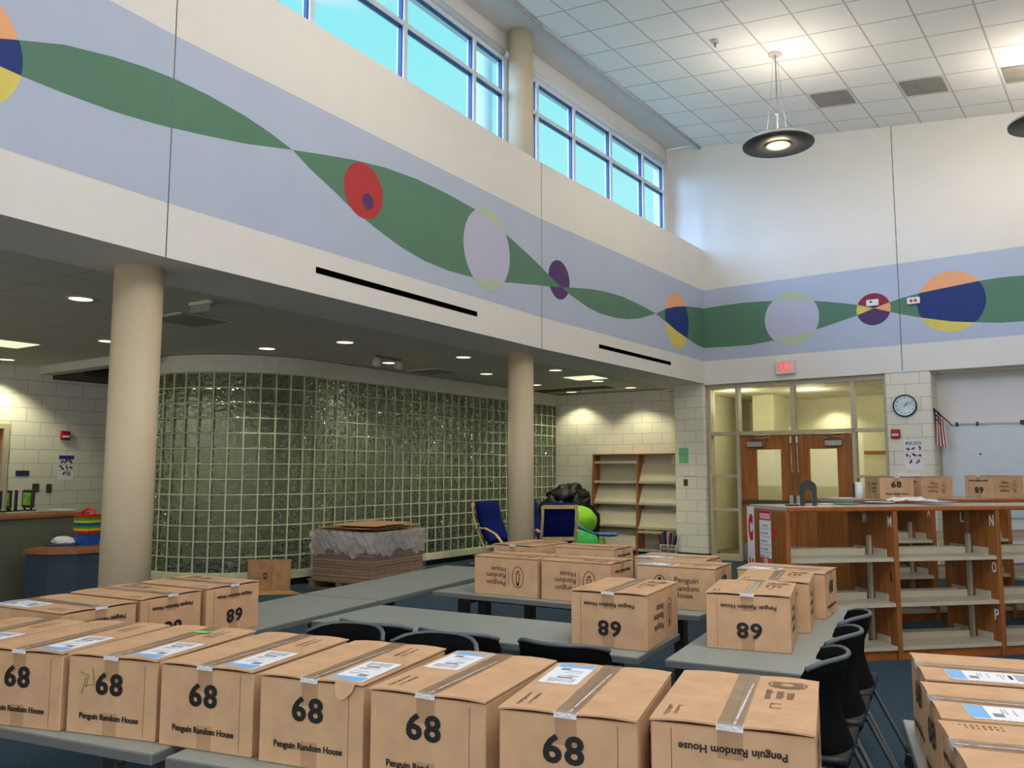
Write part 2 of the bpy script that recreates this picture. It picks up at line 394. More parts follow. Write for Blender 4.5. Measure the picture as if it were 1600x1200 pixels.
# floor
fl = MB(); fl.face([(-14, -8, 0), (14, -8, 0), (14, 22, 0), (-14, 22, 0)], 'carpet'); struct(fl.build('floor'))
# long wall: bulkhead with a ledge on top
fac = offs(FAC, 0.0)
mb = MB(); strip_prism(FAC, 0.0, 0.80, ZS, ZL, 'paint', mb)
wall_left = struct(mb.build('wall_left'))
# window wall above the ledge
ends = FAC[:-1] + [C0 + (C0 - S2).normalized()*0.0]
mb = MB(); strip_prism(FAC, 0.65, 0.80, 7.07, 7.75, 'paint', mb)
WC = frame(S2, C0); LC = (C0 - S2).length
mb.box(LC-0.24, LC+0.1, 0.65, 0.80, ZL, 7.5, 'paint', M=WC)
struct(mb.build('wall_clerestory'))
# rounded valance above the panes
a = offs(FAC, 0.60); mb = MB()
for i in range(len(a)-1):
    e = a[i+1] if i < 3 else a[i+1] - (a[i+1]-a[i]).normalized()*0.30
    mb.tube([(a[i].x, a[i].y, 7.13), (e.x, e.y, 7.13)], 0.05, 'white_metal', 12)
struct(mb.build('trim_1'))
# windows
def window(idx, A, B, mull, x0, x1):
    M = frame(A, B); mb = MB()
    for zz, hh in ((ZL+0.03, 0.06), (6.57, 0.055), (7.05, 0.06)):
        mb.box(x0, x1, 0.60, 0.70, zz-hh/2, zz+hh/2, 'white_metal', M=M)
    for t in mull: mb.box(t-0.03, t+0.03, 0.59, 0.70, ZL, 7.07, 'white_metal', M=M)
    w = struct(mb.build('window_%d' % idx))
    g = MB()
    ms = sorted(mull)
    for a_, b_ in zip(ms, ms[1:]):
        for z0, z1 in ((ZL+.06, 6.54), (6.60, 7.02)):
            for q in ((a_+.03, a_+.045, z0, z1), (b_-.045, b_-.03, z0, z1)): g.box(q[0], q[1], 0.615, 0.665, q[2], q[3], 'gasket', M=M)
            g.box(a_+.03, b_-.03, 0.615, 0.665, z0, z0+.012, 'gasket', M=M); g.box(a_+.03, b_-.03, 0.615, 0.665, z1-.012, z1, 'gasket', M=M)
    g.build('gasket', w)
    g = MB(); g.box(x0, x1, 0.645, 0.652, ZL+.03, 7.04, 'window_glass', M=M); g.build('pane', w)
w2L = (S2-S1).length
window(1, S0, S1, [0.05, 1.4, 2.75, 4.1, 5.25], -0.05, 5.3)
window(2, S1, S2, [0.48, 1.89, 3.31, 4.67, 5.36], 0.0, 5.36)
window(3, S2, C0, [0.06, 0.80, 1.80, 2.95, 4.10, 4.93], 0.0, 4.96)
# low ceiling behind the bulkhead
a = offs(FAC, 0.02)
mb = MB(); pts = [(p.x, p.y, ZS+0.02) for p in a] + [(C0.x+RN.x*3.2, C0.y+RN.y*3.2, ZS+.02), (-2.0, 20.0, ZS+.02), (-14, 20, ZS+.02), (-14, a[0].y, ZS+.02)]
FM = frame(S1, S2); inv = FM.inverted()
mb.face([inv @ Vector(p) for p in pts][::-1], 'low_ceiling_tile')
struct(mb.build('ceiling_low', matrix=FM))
# high sloping tile ceiling; frame x = away from the long wall, y = back along it
CM = Matrix(((RD.x, RN.x, 0, C0.x), (RD.y, RN.y, 0, C0.y), (0, 0, 1, 0), (0, 0, 0, 1))); CI = CM.inverted()
def cz_(p): q = CI @ Vector((p[0], p[1], 0)); return ZT - 0.02 - SLOPE*q.x
out = [R9, R9 - RN*20, SM - RN*1.0]
mb = MB(); poly = [(p.x, p.y) for p in FAC] + [(p.x, p.y) for p in out]
vs = []
for p in poly: q = CI @ Vector((p[0], p[1], 0)); vs.append(Vector((q.x, q.y, ZT-0.03-SLOPE*q.x)))
mb.face(vs[::-1], 'ceiling_tile')
struct(mb.build('ceiling', matrix=CM))
# smooth soffit over the windows and the trim where the tiles start
a, b = offs(FAC, 0.0), offs(FAC, 0.8); mb = MB()
for i in range(len(FAC)-1):
    mb.face([(a[i].x, a[i].y, cz_(a[i])+.05), (a[i+1].x, a[i+1].y, cz_(a[i+1])+.05), (b[i+1].x, b[i+1].y, cz_(a[i+1])+.12), (b[i].x, b[i].y, cz_(a[i])+.12)], 'paint')
struct(mb.build('ceiling_soffit'))
mb = MB()
for i in range(len(FAC)-1):
    for k in (0, 1):
        mb.tube([(a[i].x, a[i].y, cz_(a[i])+.0-.03*k), (a[i+1].x, a[i+1].y, cz_(a[i+1])+.0-.03*k)], 0.022, 'pendant_rim' if k else 'vent_grey', 6)
struct(mb.build('trim_2'))
# ------------------------------------------------------------------ end wall
mb = MB()
mb.box(-0.95, 9.5, 0.0, 0.25, ZS-0.02, 7.6, 'paint')             # upper wall
we = struct(mb.build('wall_end', matrix=RF))
mb = MB()
mb.box(-0.62, -0.03, 0.0, 0.45, 0.0, ZS, 'block_paint', bev=0.02)
mb.box(2.95, 3.60, 0.0, 0.50, 0.0, ZS-0.02, 'block_paint', bev=0.025)
struct(mb.build('wall_pier', matrix=RF))
mb = MB(); mb.box(3.55, 9.5, 0.45, 0.60, 0, ZS, 'paint'); mb.box(3.60, 9.5, 0.25, 0.6, ZS-.02, ZS+.06, 'paint')
struct(mb.build('wall_alcove', matrix=RF))
mb = MB(); mb.box(-0.63, -0.02, -0.012, 0.47, 0.0, 0.10, 'rubber_base'); mb.box(2.94, 3.61, -0.012, 0.5, 0, .10, 'rubber_base')
struct(mb.build('baseboard_pier', matrix=RF))
# vertical control joints
def seam_on(A, B, t, z0, z1, parent, name='trim_3', dz=0.0):
    mb = MB(); mb.box(t-0.004, t+0.004, -0.002-dz, 0.0, z0, z1, 'seam'); return struct(mb.build(name, matrix=frame(A, B)))
seam_on(S1, S2, 0.0, ZS, ZL, None, 'trim_3'); seam_on(S2, C0, 0.0, ZS, ZL, None, 'trim_4'); seam_on(C0, R9, 3.22, ZS, 7.0, None, 'trim_5', 0.004)

# ------------------------------------------------------------------ painted mural
HL, HU = 3.452, 4.725
def interp(P, t):
    if t <= P[0][0]: return P[0][1]
    for (a, b), (c, d) in zip(P, P[1:]):
        if a <= t <= c: return b + (d-b)*(t-a)/(c-a if c > a else 1)
    return P[-1][1]
def wall_pts(px, A, B): return [on(x, y, A, B) for x, y in px]
class Mural:
    def __init__(s, A, B): s.A, s.B, s.mb = A, B, MB()
    def strip(s, ts, lo, hi, m, lvl):
        y = -0.0012*lvl
        for a, b in zip(ts, ts[1:]):
            l0, h0, l1, h1 = lo(a), hi(a), lo(b), hi(b)
            if h0 <= l0 and h1 <= l1: continue
            h0, h1 = max(l0, h0), max(l1, h1)
            s.mb.face([(a, y, l0), (b, y, l1), (b, y, h1), (a, y, h0)], m)
    def band(s, t0, t1): s.strip([t0, t1], lambda t: HL, lambda t: HU, 'mural_blue', 1)
    def ribbon(s, up, lo, clip=None):
        U, L = wall_pts(up, s.A, s.B), wall_pts(lo, s.A, s.B)
        t0, t1 = max(U[0][0], L[0][0]), min(U[-1][0], L[-1][0])
        if clip: t0, t1 = max(t0, clip[0]), min(t1, clip[1])
        ts = [t0 + (t1-t0)*i/60 for i in range(61)]
        s.strip(ts, lambda t: interp(L, t), lambda t: interp(U, t), 'mural_green', 2)
        return (t0, t1, U, L)
    def circle(s, t, z, r, below, inside, above, ribs=(), lvl=3, t_max=1e9, t_min=-1e9):
        ts = [t - r*math.cos(math.pi*i/40) for i in range(41)]; ts = [min(max(q, t_min), t_max) for q in ts]
        cl = lambda q: z - math.sqrt(max(0, r*r-(q-t)**2)); ch = lambda q: z + math.sqrt(max(0, r*r-(q-t)**2))
        def rib(q):
            for t0, t1, U, L in ribs:
                if t0 <= q <= t1: return interp(L, q), interp(U, q)
            return None
        if not ribs: s.strip(ts, cl, ch, inside, lvl); return
        lo_ = lambda q: rib(q)[0] if rib(q) else z
        hi_ = lambda q: rib(q)[1] if rib(q) else z
        if below: s.strip(ts, cl, lambda q: min(lo_(q), ch(q)), below, lvl)
        if inside: s.strip(ts, lambda q: max(cl(q), lo_(q)), lambda q: min(ch(q), hi_(q)), inside, lvl)
        if above: s.strip(ts, lambda q: max(hi_(q), cl(q)), ch, above, lvl)
up1 = [(30,64),(100,71.5),(175,90),(225,106),(270,124),(325,150),(380,181),(420,207.5),(456,235)]
lo1 = [(31,120),(100,147.5),(175,175),(225,190),(266.5,201),(320,212.5),(380,225),(456,235)]
up2 = [(456,235),(500,241.5),(550,250),(600,262),(650,280),(700,304),(742,327.5),(770,347),(800,375),(827.5,400),(848,420.6)]
lo2 = [(456,235),(480,265),(510,295),(522,300+10),(542.5,320.6+6),(567,341+4),(587.5,358+2),(625,386),(662.5,408),(700,423),(740,434),(788,441),(846,446)]
up2 = [(456,235),(500,241.5),(550,250),(600,262),(650,280),(700,304),(742,327.5),(770,347),(800,375),(827.5,400),(846,418)]
lo2 = [(456,235),(485,266),(522,300),(542.5,320.6),(567,341),(587.5,358),(625,386),(662.5,408),(700,423),(740,434),(788,441),(846,446)]
M0 = Mural(S0, S1); M1 = Mural(S1, S2); M2 = Mural(S2, C0); M3 = Mural(C0, R9)
l0 = (S1-S0).length
M0.band(-0.0, l0); M1.band(0, w2L); M2.band(0, LC); M3.band(0, 9.5)
# facet before the first joint
upA = [(-60,66),(0,62),(35,65),(100,71.5),(175,90),(225,106),(271,124)]; loA = [(-60,84),(0,106),(31,120),(100,147.5),(175,175),(225,190),(266,201)]
r0 = M0.ribbon(upA, loA, (0, l0))
tE, zE = on(34, 97, S0, S1); ta, za = on(0, 12, S0, S1); tb, zb = on(0, 163, S0, S1)
# circle through three points
def circ3(a, b, c):
    ax, ay = a; bx, by = b; cx, cy = c; d = 2*(ax*(by-cy)+bx*(cy-ay)+cx*(ay-by))
    ux = ((ax*ax+ay*ay)*(by-cy)+(bx*bx+by*by)*(cy-ay)+(cx*cx+cy*cy)*(ay-by))/d
    uy = ((ax*ax+ay*ay)*(cx-bx)+(bx*bx+by*by)*(ax-cx)+(cx*cx+cy*cy)*(bx-ax))/d
    return ux, uy, math.hypot(ax-ux, ay-uy)
ccx, ccz, ccr = circ3((tE, zE), (ta, za), (tb, zb))
M0.circle(ccx, ccz, ccr, 'mural_yellow', 'mural_navy', 'mural_orange', [r0])
U1 = [(267,122)] + [p for p in up1 if p[0] > 270]; L1 = [(264,200)] + [p for p in lo1 if p[0] > 270]
r1 = M1.ribbon(U1, L1, (0, w2L)); r2 = M1.ribbon(up2, lo2, (0, w2L))
def circ_px(M, px, py, ptop, pbot):
    t, z = on(px, py, M.A, M.B); z1 = on(px, ptop, M.A, M.B)[1]; z0 = on(px, pbot, M.A, M.B)[1]; return t, (z0+z1)/2, (z1-z0)/2
t, z, r = circ_px(M1, 567.5, 298, 256, 342); M1.circle(t, z, r, None, 'mural_red', None)
t, z, r = circ_px(M1, 574, 315.5, 303, 328); M1.circle(t, z, r, None, 'mural_purple', None, lvl=4)
t, z, r = circ_px(M1, 761, 390, 327.5, 453); M1.circle(t, z, r, 'mural_pale', 'mural_lilac', 'mural_pale', [r2])
up3 = [(846,418),(861,434),(877,448.5)]; lo3 = [(846,446),(860,447.5),(877,448.5)]
q1 = M2.ribbon([(843,415)]+up3[1:], [(843,446)]+lo3[1:], (0, 9))
q2 = M2.ribbon([(877,448.5),(888,449),(919,451),(944,455),(972,463),(1000,476),(1004,478),(1024.5,489.6)], [(877,448.5),(886,457),(902.5,469),(919,480.6),(938,490),(962.5,496.6),(981,498.4),(1000,497),(1010,494),(1024.5,489.6)])
q3 = M2.ribbon([(1024.5,489.6),(1040,482),(1054,478.6),(1071,478),(1086,479.4),(1099.6,481.6),(1102,482)], [(1024.5,489.6),(1040,502),(1056,516),(1074,528.6),(1088,538),(1100,543.4),(1102,544)], (0, LC))
t, z, r = circ_px(M2, 873, 437, 407, 467.5); M2.circle(t, z, r, 'mural_purple', None, 'mural_purple', [q1, q2])
t, z, r = circ_px(M2, 1057.5, 500, 458, 543); M2.circle(t, z, r, 'mural_yellow', 'mural_navy', 'mural_orange', [q3])
e1 = M3.ribbon([(1099,481.6),(1130,476.6),(1160,472.6),(1180,471),(1205,469.5),(1240,468),(1272.5,469),(1305,471.5),(1337.5,475),(1365.6,480.3)], [(1099,543.4),(1140,541),(1170,538.6),(1200,533),(1240,524),(1280,512.5),(1310,502),(1337.5,492.5),(1365.6,480.3)], (0, 9))
e2 = M3.ribbon([(1365.6,480.3),(1390,471),(1405,465.6),(1435,457),(1487.5,446),(1529,437.5),(1562.5,432),(1600,428.7),(1660,432),(1720,442),(1800,462),(1850,478)], [(1365.6,480.3),(1390,486),(1407,489.6),(1439,495),(1487.5,501),(1519,502),(1562.5,502.8),(1600,500.3),(1660,496),(1720,490),(1800,483),(1850,478.2)])
t, z, r = circ_px(M3, 1236.5, 497, 455, 539); M3.circle(t, z, r, 'mural_pale', 'mural_lilac', 'mural_pale', [e1])
t, z, r = circ_px(M3, 1364.5, 482, 457, 507)
M3.circle(t, z, r, 'mural_purple', 'mural_yellow', 'mural_maroon', [e1, e2], t_max=e1[1])
M3.circle(t, z, r, 'mural_purple', 'mural_orange', 'mural_maroon', [e1, e2], t_min=e1[1])
t, z, r = circ_px(M3, 1485.5, 469.5, 422, 517.5); M3.circle(t, z, r, 'mural_yellow', 'mural_navy', 'mural_orange', [e2])
for M_, par in ((M0, wall_left), (M1, wall_left), (M2, wall_left)): M_.mb.build('painted_mural', par, frame(M_.A, M_.B))
o = M3.mb.build('painted_mural', we)            # end wall shares its frame
# ------------------------------------------------------------------ air slots in the bulkhead
for A, B, t0, t1, lb in ((S1, S2, 1.46, 3.90, 'long black air slot in the white bulkhead nearer the camera'), (S2, C0, 1.45, 3.79, 'black air slot in the bulkhead near the room corner')):
    mb = MB(); mb.box(t0, t1, -0.004, 0.01, 3.235, 3.29, 'slot_black'); o = mb.build('air_slot', matrix=frame(A, B), label=lb, category='vent')
# ------------------------------------------------------------------ columns
def column(name, x, y, z0, z1, r, label):
    mb = MB(); mb.lathe([(r, z0), (r, z1)], 'column_paint', 48, cap=True)
    return mb.build(name, matrix=T(x, y), label=label, category='column')
column('round_column', -2.835, 6.19, 0, ZS+.02, 0.175, 'thick beige round column at the left, in front of the glass block curve')
column('round_column', 0.115, 10.72, 0, ZS+.02, 0.168, 'beige round column in the middle behind the long tables')
column('round_column', 0.115, 10.72, ZL, 7.55, 0.168, 'white round column standing on the ledge in front of the high windows')
# ------------------------------------------------------------------ glass block wall
BC, BR = V2(-3.93, 12.41), 1.43
path = []
n = int(round(R(130)*BR/0.2032))
for i in range(n+1):
    a_ = R(195.5) + R(130)*i/n; path.append((V2(BC.x+BR*math.cos(a_), BC.y+BR*math.sin(a_)), a_+R(90)))
p0 = path[-1][0]; dd = V2(math.cos(R(55.5)), math.sin(R(55.5)))
ns_ = 32
for i in range(1, ns_+1): path.append((p0 + dd*0.2032*i, R(55.5)))
nodes = [p for p, _ in path]
# order: going along the path the room is on the right-hand side, so left normal points behind
mg, mm = MB(), MB()
for i in range(len(nodes)-1):
    A, B = nodes[i], nodes[i+1]; M = frame(A, B); L = (B-A).length
    for k in range(13):
        z = 0.19 + k*0.2032
        mg.box(0.011, L-0.011, 0.0, 0.08, z+0.008, z+0.196, 'block_glass', M=M, bev=0.006)
    mm.box(-0.009, 0.009, -0.006, 0.086, 0.19, 2.83, 'mortar', M=M)
    for k in range(14): mm.box(0, L, 0.0 if k else -0.01, 0.086, 0.19+k*.2032-0.007, 0.19+k*.2032+0.007, 'mortar', M=M)
wg = struct(mm.build('wall_glass_block')); mg.build('glass_blocks', wg)
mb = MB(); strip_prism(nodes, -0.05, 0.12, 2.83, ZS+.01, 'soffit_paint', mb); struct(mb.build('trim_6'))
mb = MB(); strip_prism(nodes, -0.035, 0.12, 0.09, 0.19, 'cream_sill', mb); struct(mb.build('trim_7'))
mb = MB(); strip_prism(nodes, 0.02, 0.10, 0.0, 0.09, 'rubber_base', mb); struct(mb.build('baseboard_glass'))
# room behind the glass blocks
mb = MB(); Mx = frame(p0, p0+dd)
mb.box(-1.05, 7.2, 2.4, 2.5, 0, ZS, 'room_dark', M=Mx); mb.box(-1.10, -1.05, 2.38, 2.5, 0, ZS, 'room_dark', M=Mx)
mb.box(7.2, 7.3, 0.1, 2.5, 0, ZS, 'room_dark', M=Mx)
struct(mb.build('wall_inner'))
for xx in (-.3, 2.2, 5.0):
    p = Mx @ Vector((xx, 1.4, 3.0)); spot('inner_room_lamp', p, 34, (1.0, .97, .92), 150, .4, .2)
# ------------------------------------------------------------------ back wall with the display shelves
GA, GB = V2(0.62, 17.08), V2(3.35, 15.28); BF = frame(GA, GB)
mb = MB(); mb.box(-0.35, 3.6, 0, 0.2, 0, ZS, 'block_paint'); struct(mb.build('wall_back', matrix=BF))
# left block wall
LA = V2(-7.37, 11.85); ld = V2(math.cos(R(55)), math.sin(R(55))); LF = frame(LA, LA+ld)
mb = MB(); mb.box(-9, -0.85, 0, 0.2, 0, ZS+.1, 'block_paint'); mb.box(-0.85, 0.10, 0, .2, 2.13, ZS+.1, 'block_paint'); mb.box(0.10, 4.4, 0, 0.2, 0, ZS+.1, 'block_paint')
mb.box(4.2, 4.4, -2.2, 0, 0, ZS+.1, 'block_paint')
struct(mb.build('wall_left_low', matrix=LF))
mb = MB(); mb.box(0.55, 0.75, -2.6, 0.0, ZS-0.10, ZS+.03, 'soffit_paint'); mb.box(0.75, 4.2, -0.9, 0.0, ZS-0.16, ZS+.03, 'vent_shade_dark'); struct(mb.build('trim_8', matrix=LF))  # soffit beam; the dark slab paints the darkness beyond the ceiling edge
mb = MB(); mb.box(0.10, 0.18, -0.03, .12, 0, 2.19, 'door_frame'); mb.box(-0.85, 0.1, -0.03, .12, 2.12, 2.19, 'door_frame'); mb.box(-0.93, -0.85, -0.03, .12, 0, 2.19, 'door_frame')
dr = struct(mb.build('door_3', matrix=LF)); mb = MB(); mb.box(-0.85, 0.10, 0.03, .07, 0.01, 2.12, 'oak'); mb.build('door_leaf', dr)
# closing walls outside the view
mb = MB(); e = RF @ Vector((9.5, 0, 0)); w = Vector((-RN.x, -RN.y))
mb.prism([(e.x, e.y), (e.x+.2, e.y+.2), (e.x-RN.x*20+.2, e.y-RN.y*20), (e.x-RN.x*20, e.y-RN.y*20)], 0, 7.4, 'paint'); struct(mb.build('wall_right'))
mb = MB(); mb.box(-14, 8, -5.2, -5.0, 0, 7.8, 'paint'); struct(mb.build('wall_rear'))
mb = MB(); mb.box(-14.2, -14, -5.2, 20, 0, ZS+.2, 'paint'); mb.box(-14, -2, 20, 20.2, 0, ZS+.2, 'paint'); struct(mb.build('wall_far_left'))
# ------------------------------------------------------------------ corridor behind the doors
mb = MB(); mb.box(-0.7, 8, 3.6, 3.8, 0, ZS, 'corridor_paint'); mb.box(-0.9, -0.6, 0.45, 3.8, 0, ZS, 'corridor_paint'); mb.box(0.0, 0.42, 2.2, 3.6, 0, ZS, 'corridor_paint'); mb.box(3.5, 8, 0.6, 0.8, 0, ZS, 'corridor_paint'); mb.box(8, 8.2, .6, 3.8, 0, ZS, 'corridor_paint')
struct(mb.build('wall_corridor', matrix=RF))
mb = MB(); mb.box(-0.9, 8, 0.25, 3.8, ZS-0.05, ZS, 'corridor_ceiling'); struct(mb.build('ceiling_corridor', matrix=RF))
mb = MB(); mb.box(-0.9, 8, 0.16, 3.6, 0.0, 0.006, 'corridor_floor'); struct(mb.build('floor_corridor', matrix=RF))
mb = MB(); mb.box(1.7, 7.5, 3.57, 3.6, 1.86, 1.92, 'oak'); struct(mb.build('trim_9', matrix=RF))
for x, y in ((1.3, 1.6), (3.4, 2.2), (5.4, 1.4), (0.2, 1.0)):
    p = RF @ Vector((x, y, 2.85)); point('corridor_lamp', p, 14, (1.0, 0.95, 0.74), 0.25)
p = RF @ Vector((1.2, 3.25, 2.9)); spot('corridor_wall_washer', p, 24, (1, .95, .72), 130)
# ------------------------------------------------------------------ door screen
mb = MB(); D0, D1 = 0.12, 0.24
for x in (0.02, 0.53, 1.485, 2.44, 2.935):
    z0 = 0.0 if x != 1.485 else 2.2
    mb.box(x-0.028, x+0.028, D0-0.03, D1, z0, 3.0, 'door_frame', bev=.004)
mb.box(-0.01, 2.96, D0-0.03, D1, 2.95, 3.03, 'door_frame'); mb.box(0.02, 2.93, D0-0.03, D1, 2.14, 2.20, 'door_frame')
for x0, x1 in ((0.04, 0.51), (2.46, 2.91)):
    for z in (0.05, 0.86, 1.44): mb.box(x0, x1, D0-.02, D1, z-(.05 if z < .1 else .022), z+(.05 if z < .1 else .022), 'door_frame')
scr = struct(mb.build('door_1', matrix=RF))
mb = MB()
mb.box(0.05, 0.505, .17, .176, 0.1, 2.94, 'door_glass'); mb.box(2.465, 2.91, .17, .176, 0.1, 2.94, 'door_glass'); mb.box(0.555, 1.46, .17, .176, 2.2, 2.95, 'door_glass'); mb.box(1.51, 2.41, .17, .176, 2.2, 2.95, 'door_glass')
mb.build('pane', scr)
def leaf(x0, x1, gx0, gx1, idx, flip):
    mb = MB(); y0, y1 = 0.15, 0.19
    mb.box(x0, gx0, y0, y1, 0.01, 2.13, 'oak'); mb.box(gx1, x1, y0, y1, 0.01, 2.13, 'oak'); mb.box(gx0, gx1, y0, y1, 1.885, 2.13, 'oak'); mb.box(gx0, gx1, y0, y1, 0.01, 0.98, 'oak')
    d = struct(mb.build('door_leaf_%d' % idx, matrix=RF))
    g = MB(); g.box(gx0, gx1, .168, .173, .98, 1.885, 'door_glass'); g.build('pane', d)
    g = MB(); g.box(x0+.01, x1-.01, y0-.003, y0, .02, .30, 'aluminium'); g.build('kick_plate', d)
    g = MB(); g.box(x0+.02, x1-.02, y0-.075, y0-.03, 0.985, 1.045, 'pushbar', bev=.01)
    hx = x1-.09 if not flip else x0+.02
    g.box(hx, hx+.07, y0-.08, y0, .94, 1.13, 'bright_steel', bev=.008); g.build('push_bar', d)
    vx = x1-.05 if not flip else x0+.05
    g = MB(); g.tube([(vx, y0-.03, 1.1), (vx, y0-.03, 2.05)], .008, 'bright_steel'); g.box(vx-.02, vx+.02, y0-.05, y0, 1.98, 2.10, 'bright_steel', bev=.005); g.box(vx-.012, vx+.012, y0-.03, y0, 1.50, 1.54, 'bright_steel'); g.build('latch_rod', d)
    cx0 = x0+.13 if not flip else x1-.42
    g = MB(); g.box(cx0, cx0+.27, y0-.07, y0, 1.93, 2.02, 'aluminium', bev=.006)
    g.tube([(cx0+.1, y0-.05, 2.05), (cx0+(.42 if not flip else -.15), y0-.1, 2.09)], .012, 'bright_steel', flat=(.018, .006)); g.tube([(cx0+.02, y0-.04, 2.10), (cx0+.30, y0-.09, 2.06)], .012, 'bright_steel', flat=(.018, .006)); g.build('door_closer', d)
leaf(0.56, 1.483, 0.83, 1.25, 1, False); leaf(1.487, 2.41, 1.72, 2.16, 2, True)
# ------------------------------------------------------------------ things on the end wall
def plate(name, label, cat, x0, x1, z0, z1, y, m, th=0.03, bev=.004, F=RF):
    M = F @ Matrix.Translation(((x0+x1)/2, y, (z0+z1)/2)); w, h = (x1-x0)/2, (z1-z0)/2
    t = thing(name, label, cat, M); mb = MB(); mb.box(-w, w, -th, -0.003, -h, h, m, bev=bev); mb.build('housing', t); return t
t = plate('exit_sign', 'lit EXIT sign with red letters above the double doors', 'sign', 1.28, 1.60, 3.12, 3.345, 0, 'exit_face', .07)
mb = MB(); mb.add(text('EXIT', 0.175, 0.0022, space=1.05), Matrix.Translation((0, -0.0715, 0)) @ FACE @ Matrix.Diagonal((0.56, 1.05, 1, 1)), 'exit_red'); mb.build('lettering', t)
t = plate('strobe_light', 'small white alarm plate on the maroon and purple mural circle', 'alarm', 2.75, 2.93, 4.10, 4.20, 0, 'white_plastic', .05)
mb = MB(); mb.box(-.04, 0.0, -.056, -.05, 0, .025, 'pendant_dark'); mb.build('lens', t)
t = plate('emergency_light', 'white emergency plate with two red dots left of the big navy circle', 'alarm', 3.34, 3.52, 4.06, 4.16, 0, 'white_plastic', .05)
for s_ in (-1, 1):
    mb = MB(); mb.lathe([(.024, .05), (.024, .056)], 'red_plastic', 16, M=Matrix.Rotation(R(90), 4, 'X') @ Matrix.Translation((.03*s_, 0, 0))); mb.build('red_lamp', t)
t = plate('fire_alarm', 'red fire alarm strobe under the round clock', 'alarm', 3.02, 3.15, 2.02, 2.16, 0, 'red_plastic', .05, .01)
mb = MB(); mb.box(-.05, .05, -.062, -.05, -.03, 0.0, 'white_plastic', bev=.004); mb.build('flash_lens', t)
# clock
t = thing('wall_clock', 'round wall clock with black rim on the white block pier', 'clock', RF @ Matrix.Translation((3.235, -0.001, 2.515)) @ Matrix.Rotation(R(90), 4, 'X'))
mb = MB(); mb.lathe([(.150, 0), (.168, .01), (.170, .04), (.155, .055), (.152, .04)], 'plastic_black', 48, cap=False); mb.build('rim', t)
mb = MB(); mb.lathe([(.153, .0), (.153, .03)], 'clock_face', 48)
mb.build('dial', t)
mb = MB()
for k in range(1, 13):
    a_ = R(90-30*k); mb.add(text(str(k), .036, .0006), Matrix.Translation((.122*math.cos(a_), .122*math.sin(a_), .0305)), 'ink')
mb.build('numerals', t)
for nm, a_, L_, w_ in (('hour_hand', 60, .075, .008), ('minute_hand', 32, .105, .006)):
    mb = MB(); mb.box(-.02, L_, -w_/2, w_/2, .033, .036, 'ink', M=Matrix.Rotation(R(a_-6), 4, 'Z')); mb.build(nm, t)
# posters
def poster(F, x0, x1, z0, z1, label, title, names):
    M = F @ Matrix.Translation(((x0+x1)/2, 0, (z0+z1)/2)); w, h = (x1-x0)/2, (z1-z0)/2
    t = thing('poster', label, 'poster', M); mb = MB(); mb.box(-w, w, -.004, -.001, -h, h, 'paper'); mb.build('sheet', t)
    mb = MB(); 
    if title: mb.add(text(title, .055, .0014), Matrix.Translation((0, -.0045, h-.045)) @ FACE @ Matrix.Diagonal((w*2/.42*.92, 1.15, 1, 1)), 'poster_blue')
    else: mb.box(-w*.95, w*.95, -.005, -.004, h-.07, h-.01, 'poster_blue')
    for j, z in enumerate((h*.42, -h*.05, -h*.52)):
        mb.box(-w*.92, w*.92, -.005, -.004, z+.055, z+.058, 'ink')
        for i, k in enumerate((-1, 0, 1) if j < 2 else (-.5, .6)):
            for q in range(5):
                x = k*w*.58 + random.uniform(-.026, .026); zz = z + random.uniform(-.015, .03); s_ = random.uniform(.007, .012)
                mb.box(x-s_, x+s_, -.005, -.004, zz-s_*1.3, zz+s_*1.3, random.choice(('poster_red', 'poster_red', 'poster_navy', 'ink')))
    mb.build('print', t); return t
poster(RF, 3.19, 3.46, 1.55, 1.99, 'white MEDIA CENTER rules poster on the white pier', 'MEDIA CENTER', 0)
poster(LF @ Matrix.Translation((0, 0, 0)), 0.90, 1.14, 1.38, 1.76, 'white rules poster with blue header on the dim left block wall', None, 0)
t = plate('towel_dispenser', 'white dispenser under the MEDIA CENTER poster', 'dispenser', 3.08, 3.42, 1.20, 1.49, 0, 'white_plastic', .10, .02)
mb = MB(); mb.box(-.10, .12, -.102, -.098, .04, .10, 'label_grey'); mb.build('window_slot', t)
t = plate('notice', 'green paper notice taped high on the pier beside the display shelves', 'notice', -0.53, -0.35, 1.66, 1.93, 0, 'paper_green', .005, 0)
t = plate('thermostat', 'white thermostat on the corner pier, left of two', 'thermostat', -0.42, -0.355, 1.44, 1.56, 0, 'white_plastic', .03)
t = plate('thermostat', 'white thermostat on the corner pier, right of two', 'thermostat', -0.28, -0.215, 1.44, 1.56, 0, 'white_plastic', .03)
t = plate('light_switch', 'small metal switch plate below the two white thermostats', 'switch', -0.45, -0.37, 1.26, 1.38, 0, 'pushbar', .012)
mb = MB(); mb.box(-.008, .008, -.022, -.012, -.015, .015, 'plastic_black'); mb.build('toggle', t)
t = plate('fire_alarm', 'red fire alarm on the dim left block wall', 'alarm', 0.90, 1.04, 1.98, 2.12, 0, 'red_plastic', .05, .01, F=LF)
mb = MB(); mb.box(-.05, .05, -.062, -.05, -.03, 0.0, 'white_plastic'); mb.build('flash_lens', t)
t = plate('room_sign', 'small dark blue room sign beside the left door', 'sign', 0.30, 0.49, 1.44, 1.52, 0, 'poster_navy', .008, F=LF)
plate('light_switch', 'brass switch plate on the left block wall nearer the door', 'switch', 0.54, 0.64, 1.20, 1.33, 0, 'pushbar', .012, F=LF)
plate('light_switch', 'brass switch plate on the left block wall below the poster', 'switch', 0.74, 0.82, 1.19, 1.32, 0, 'pushbar', .012, F=LF)
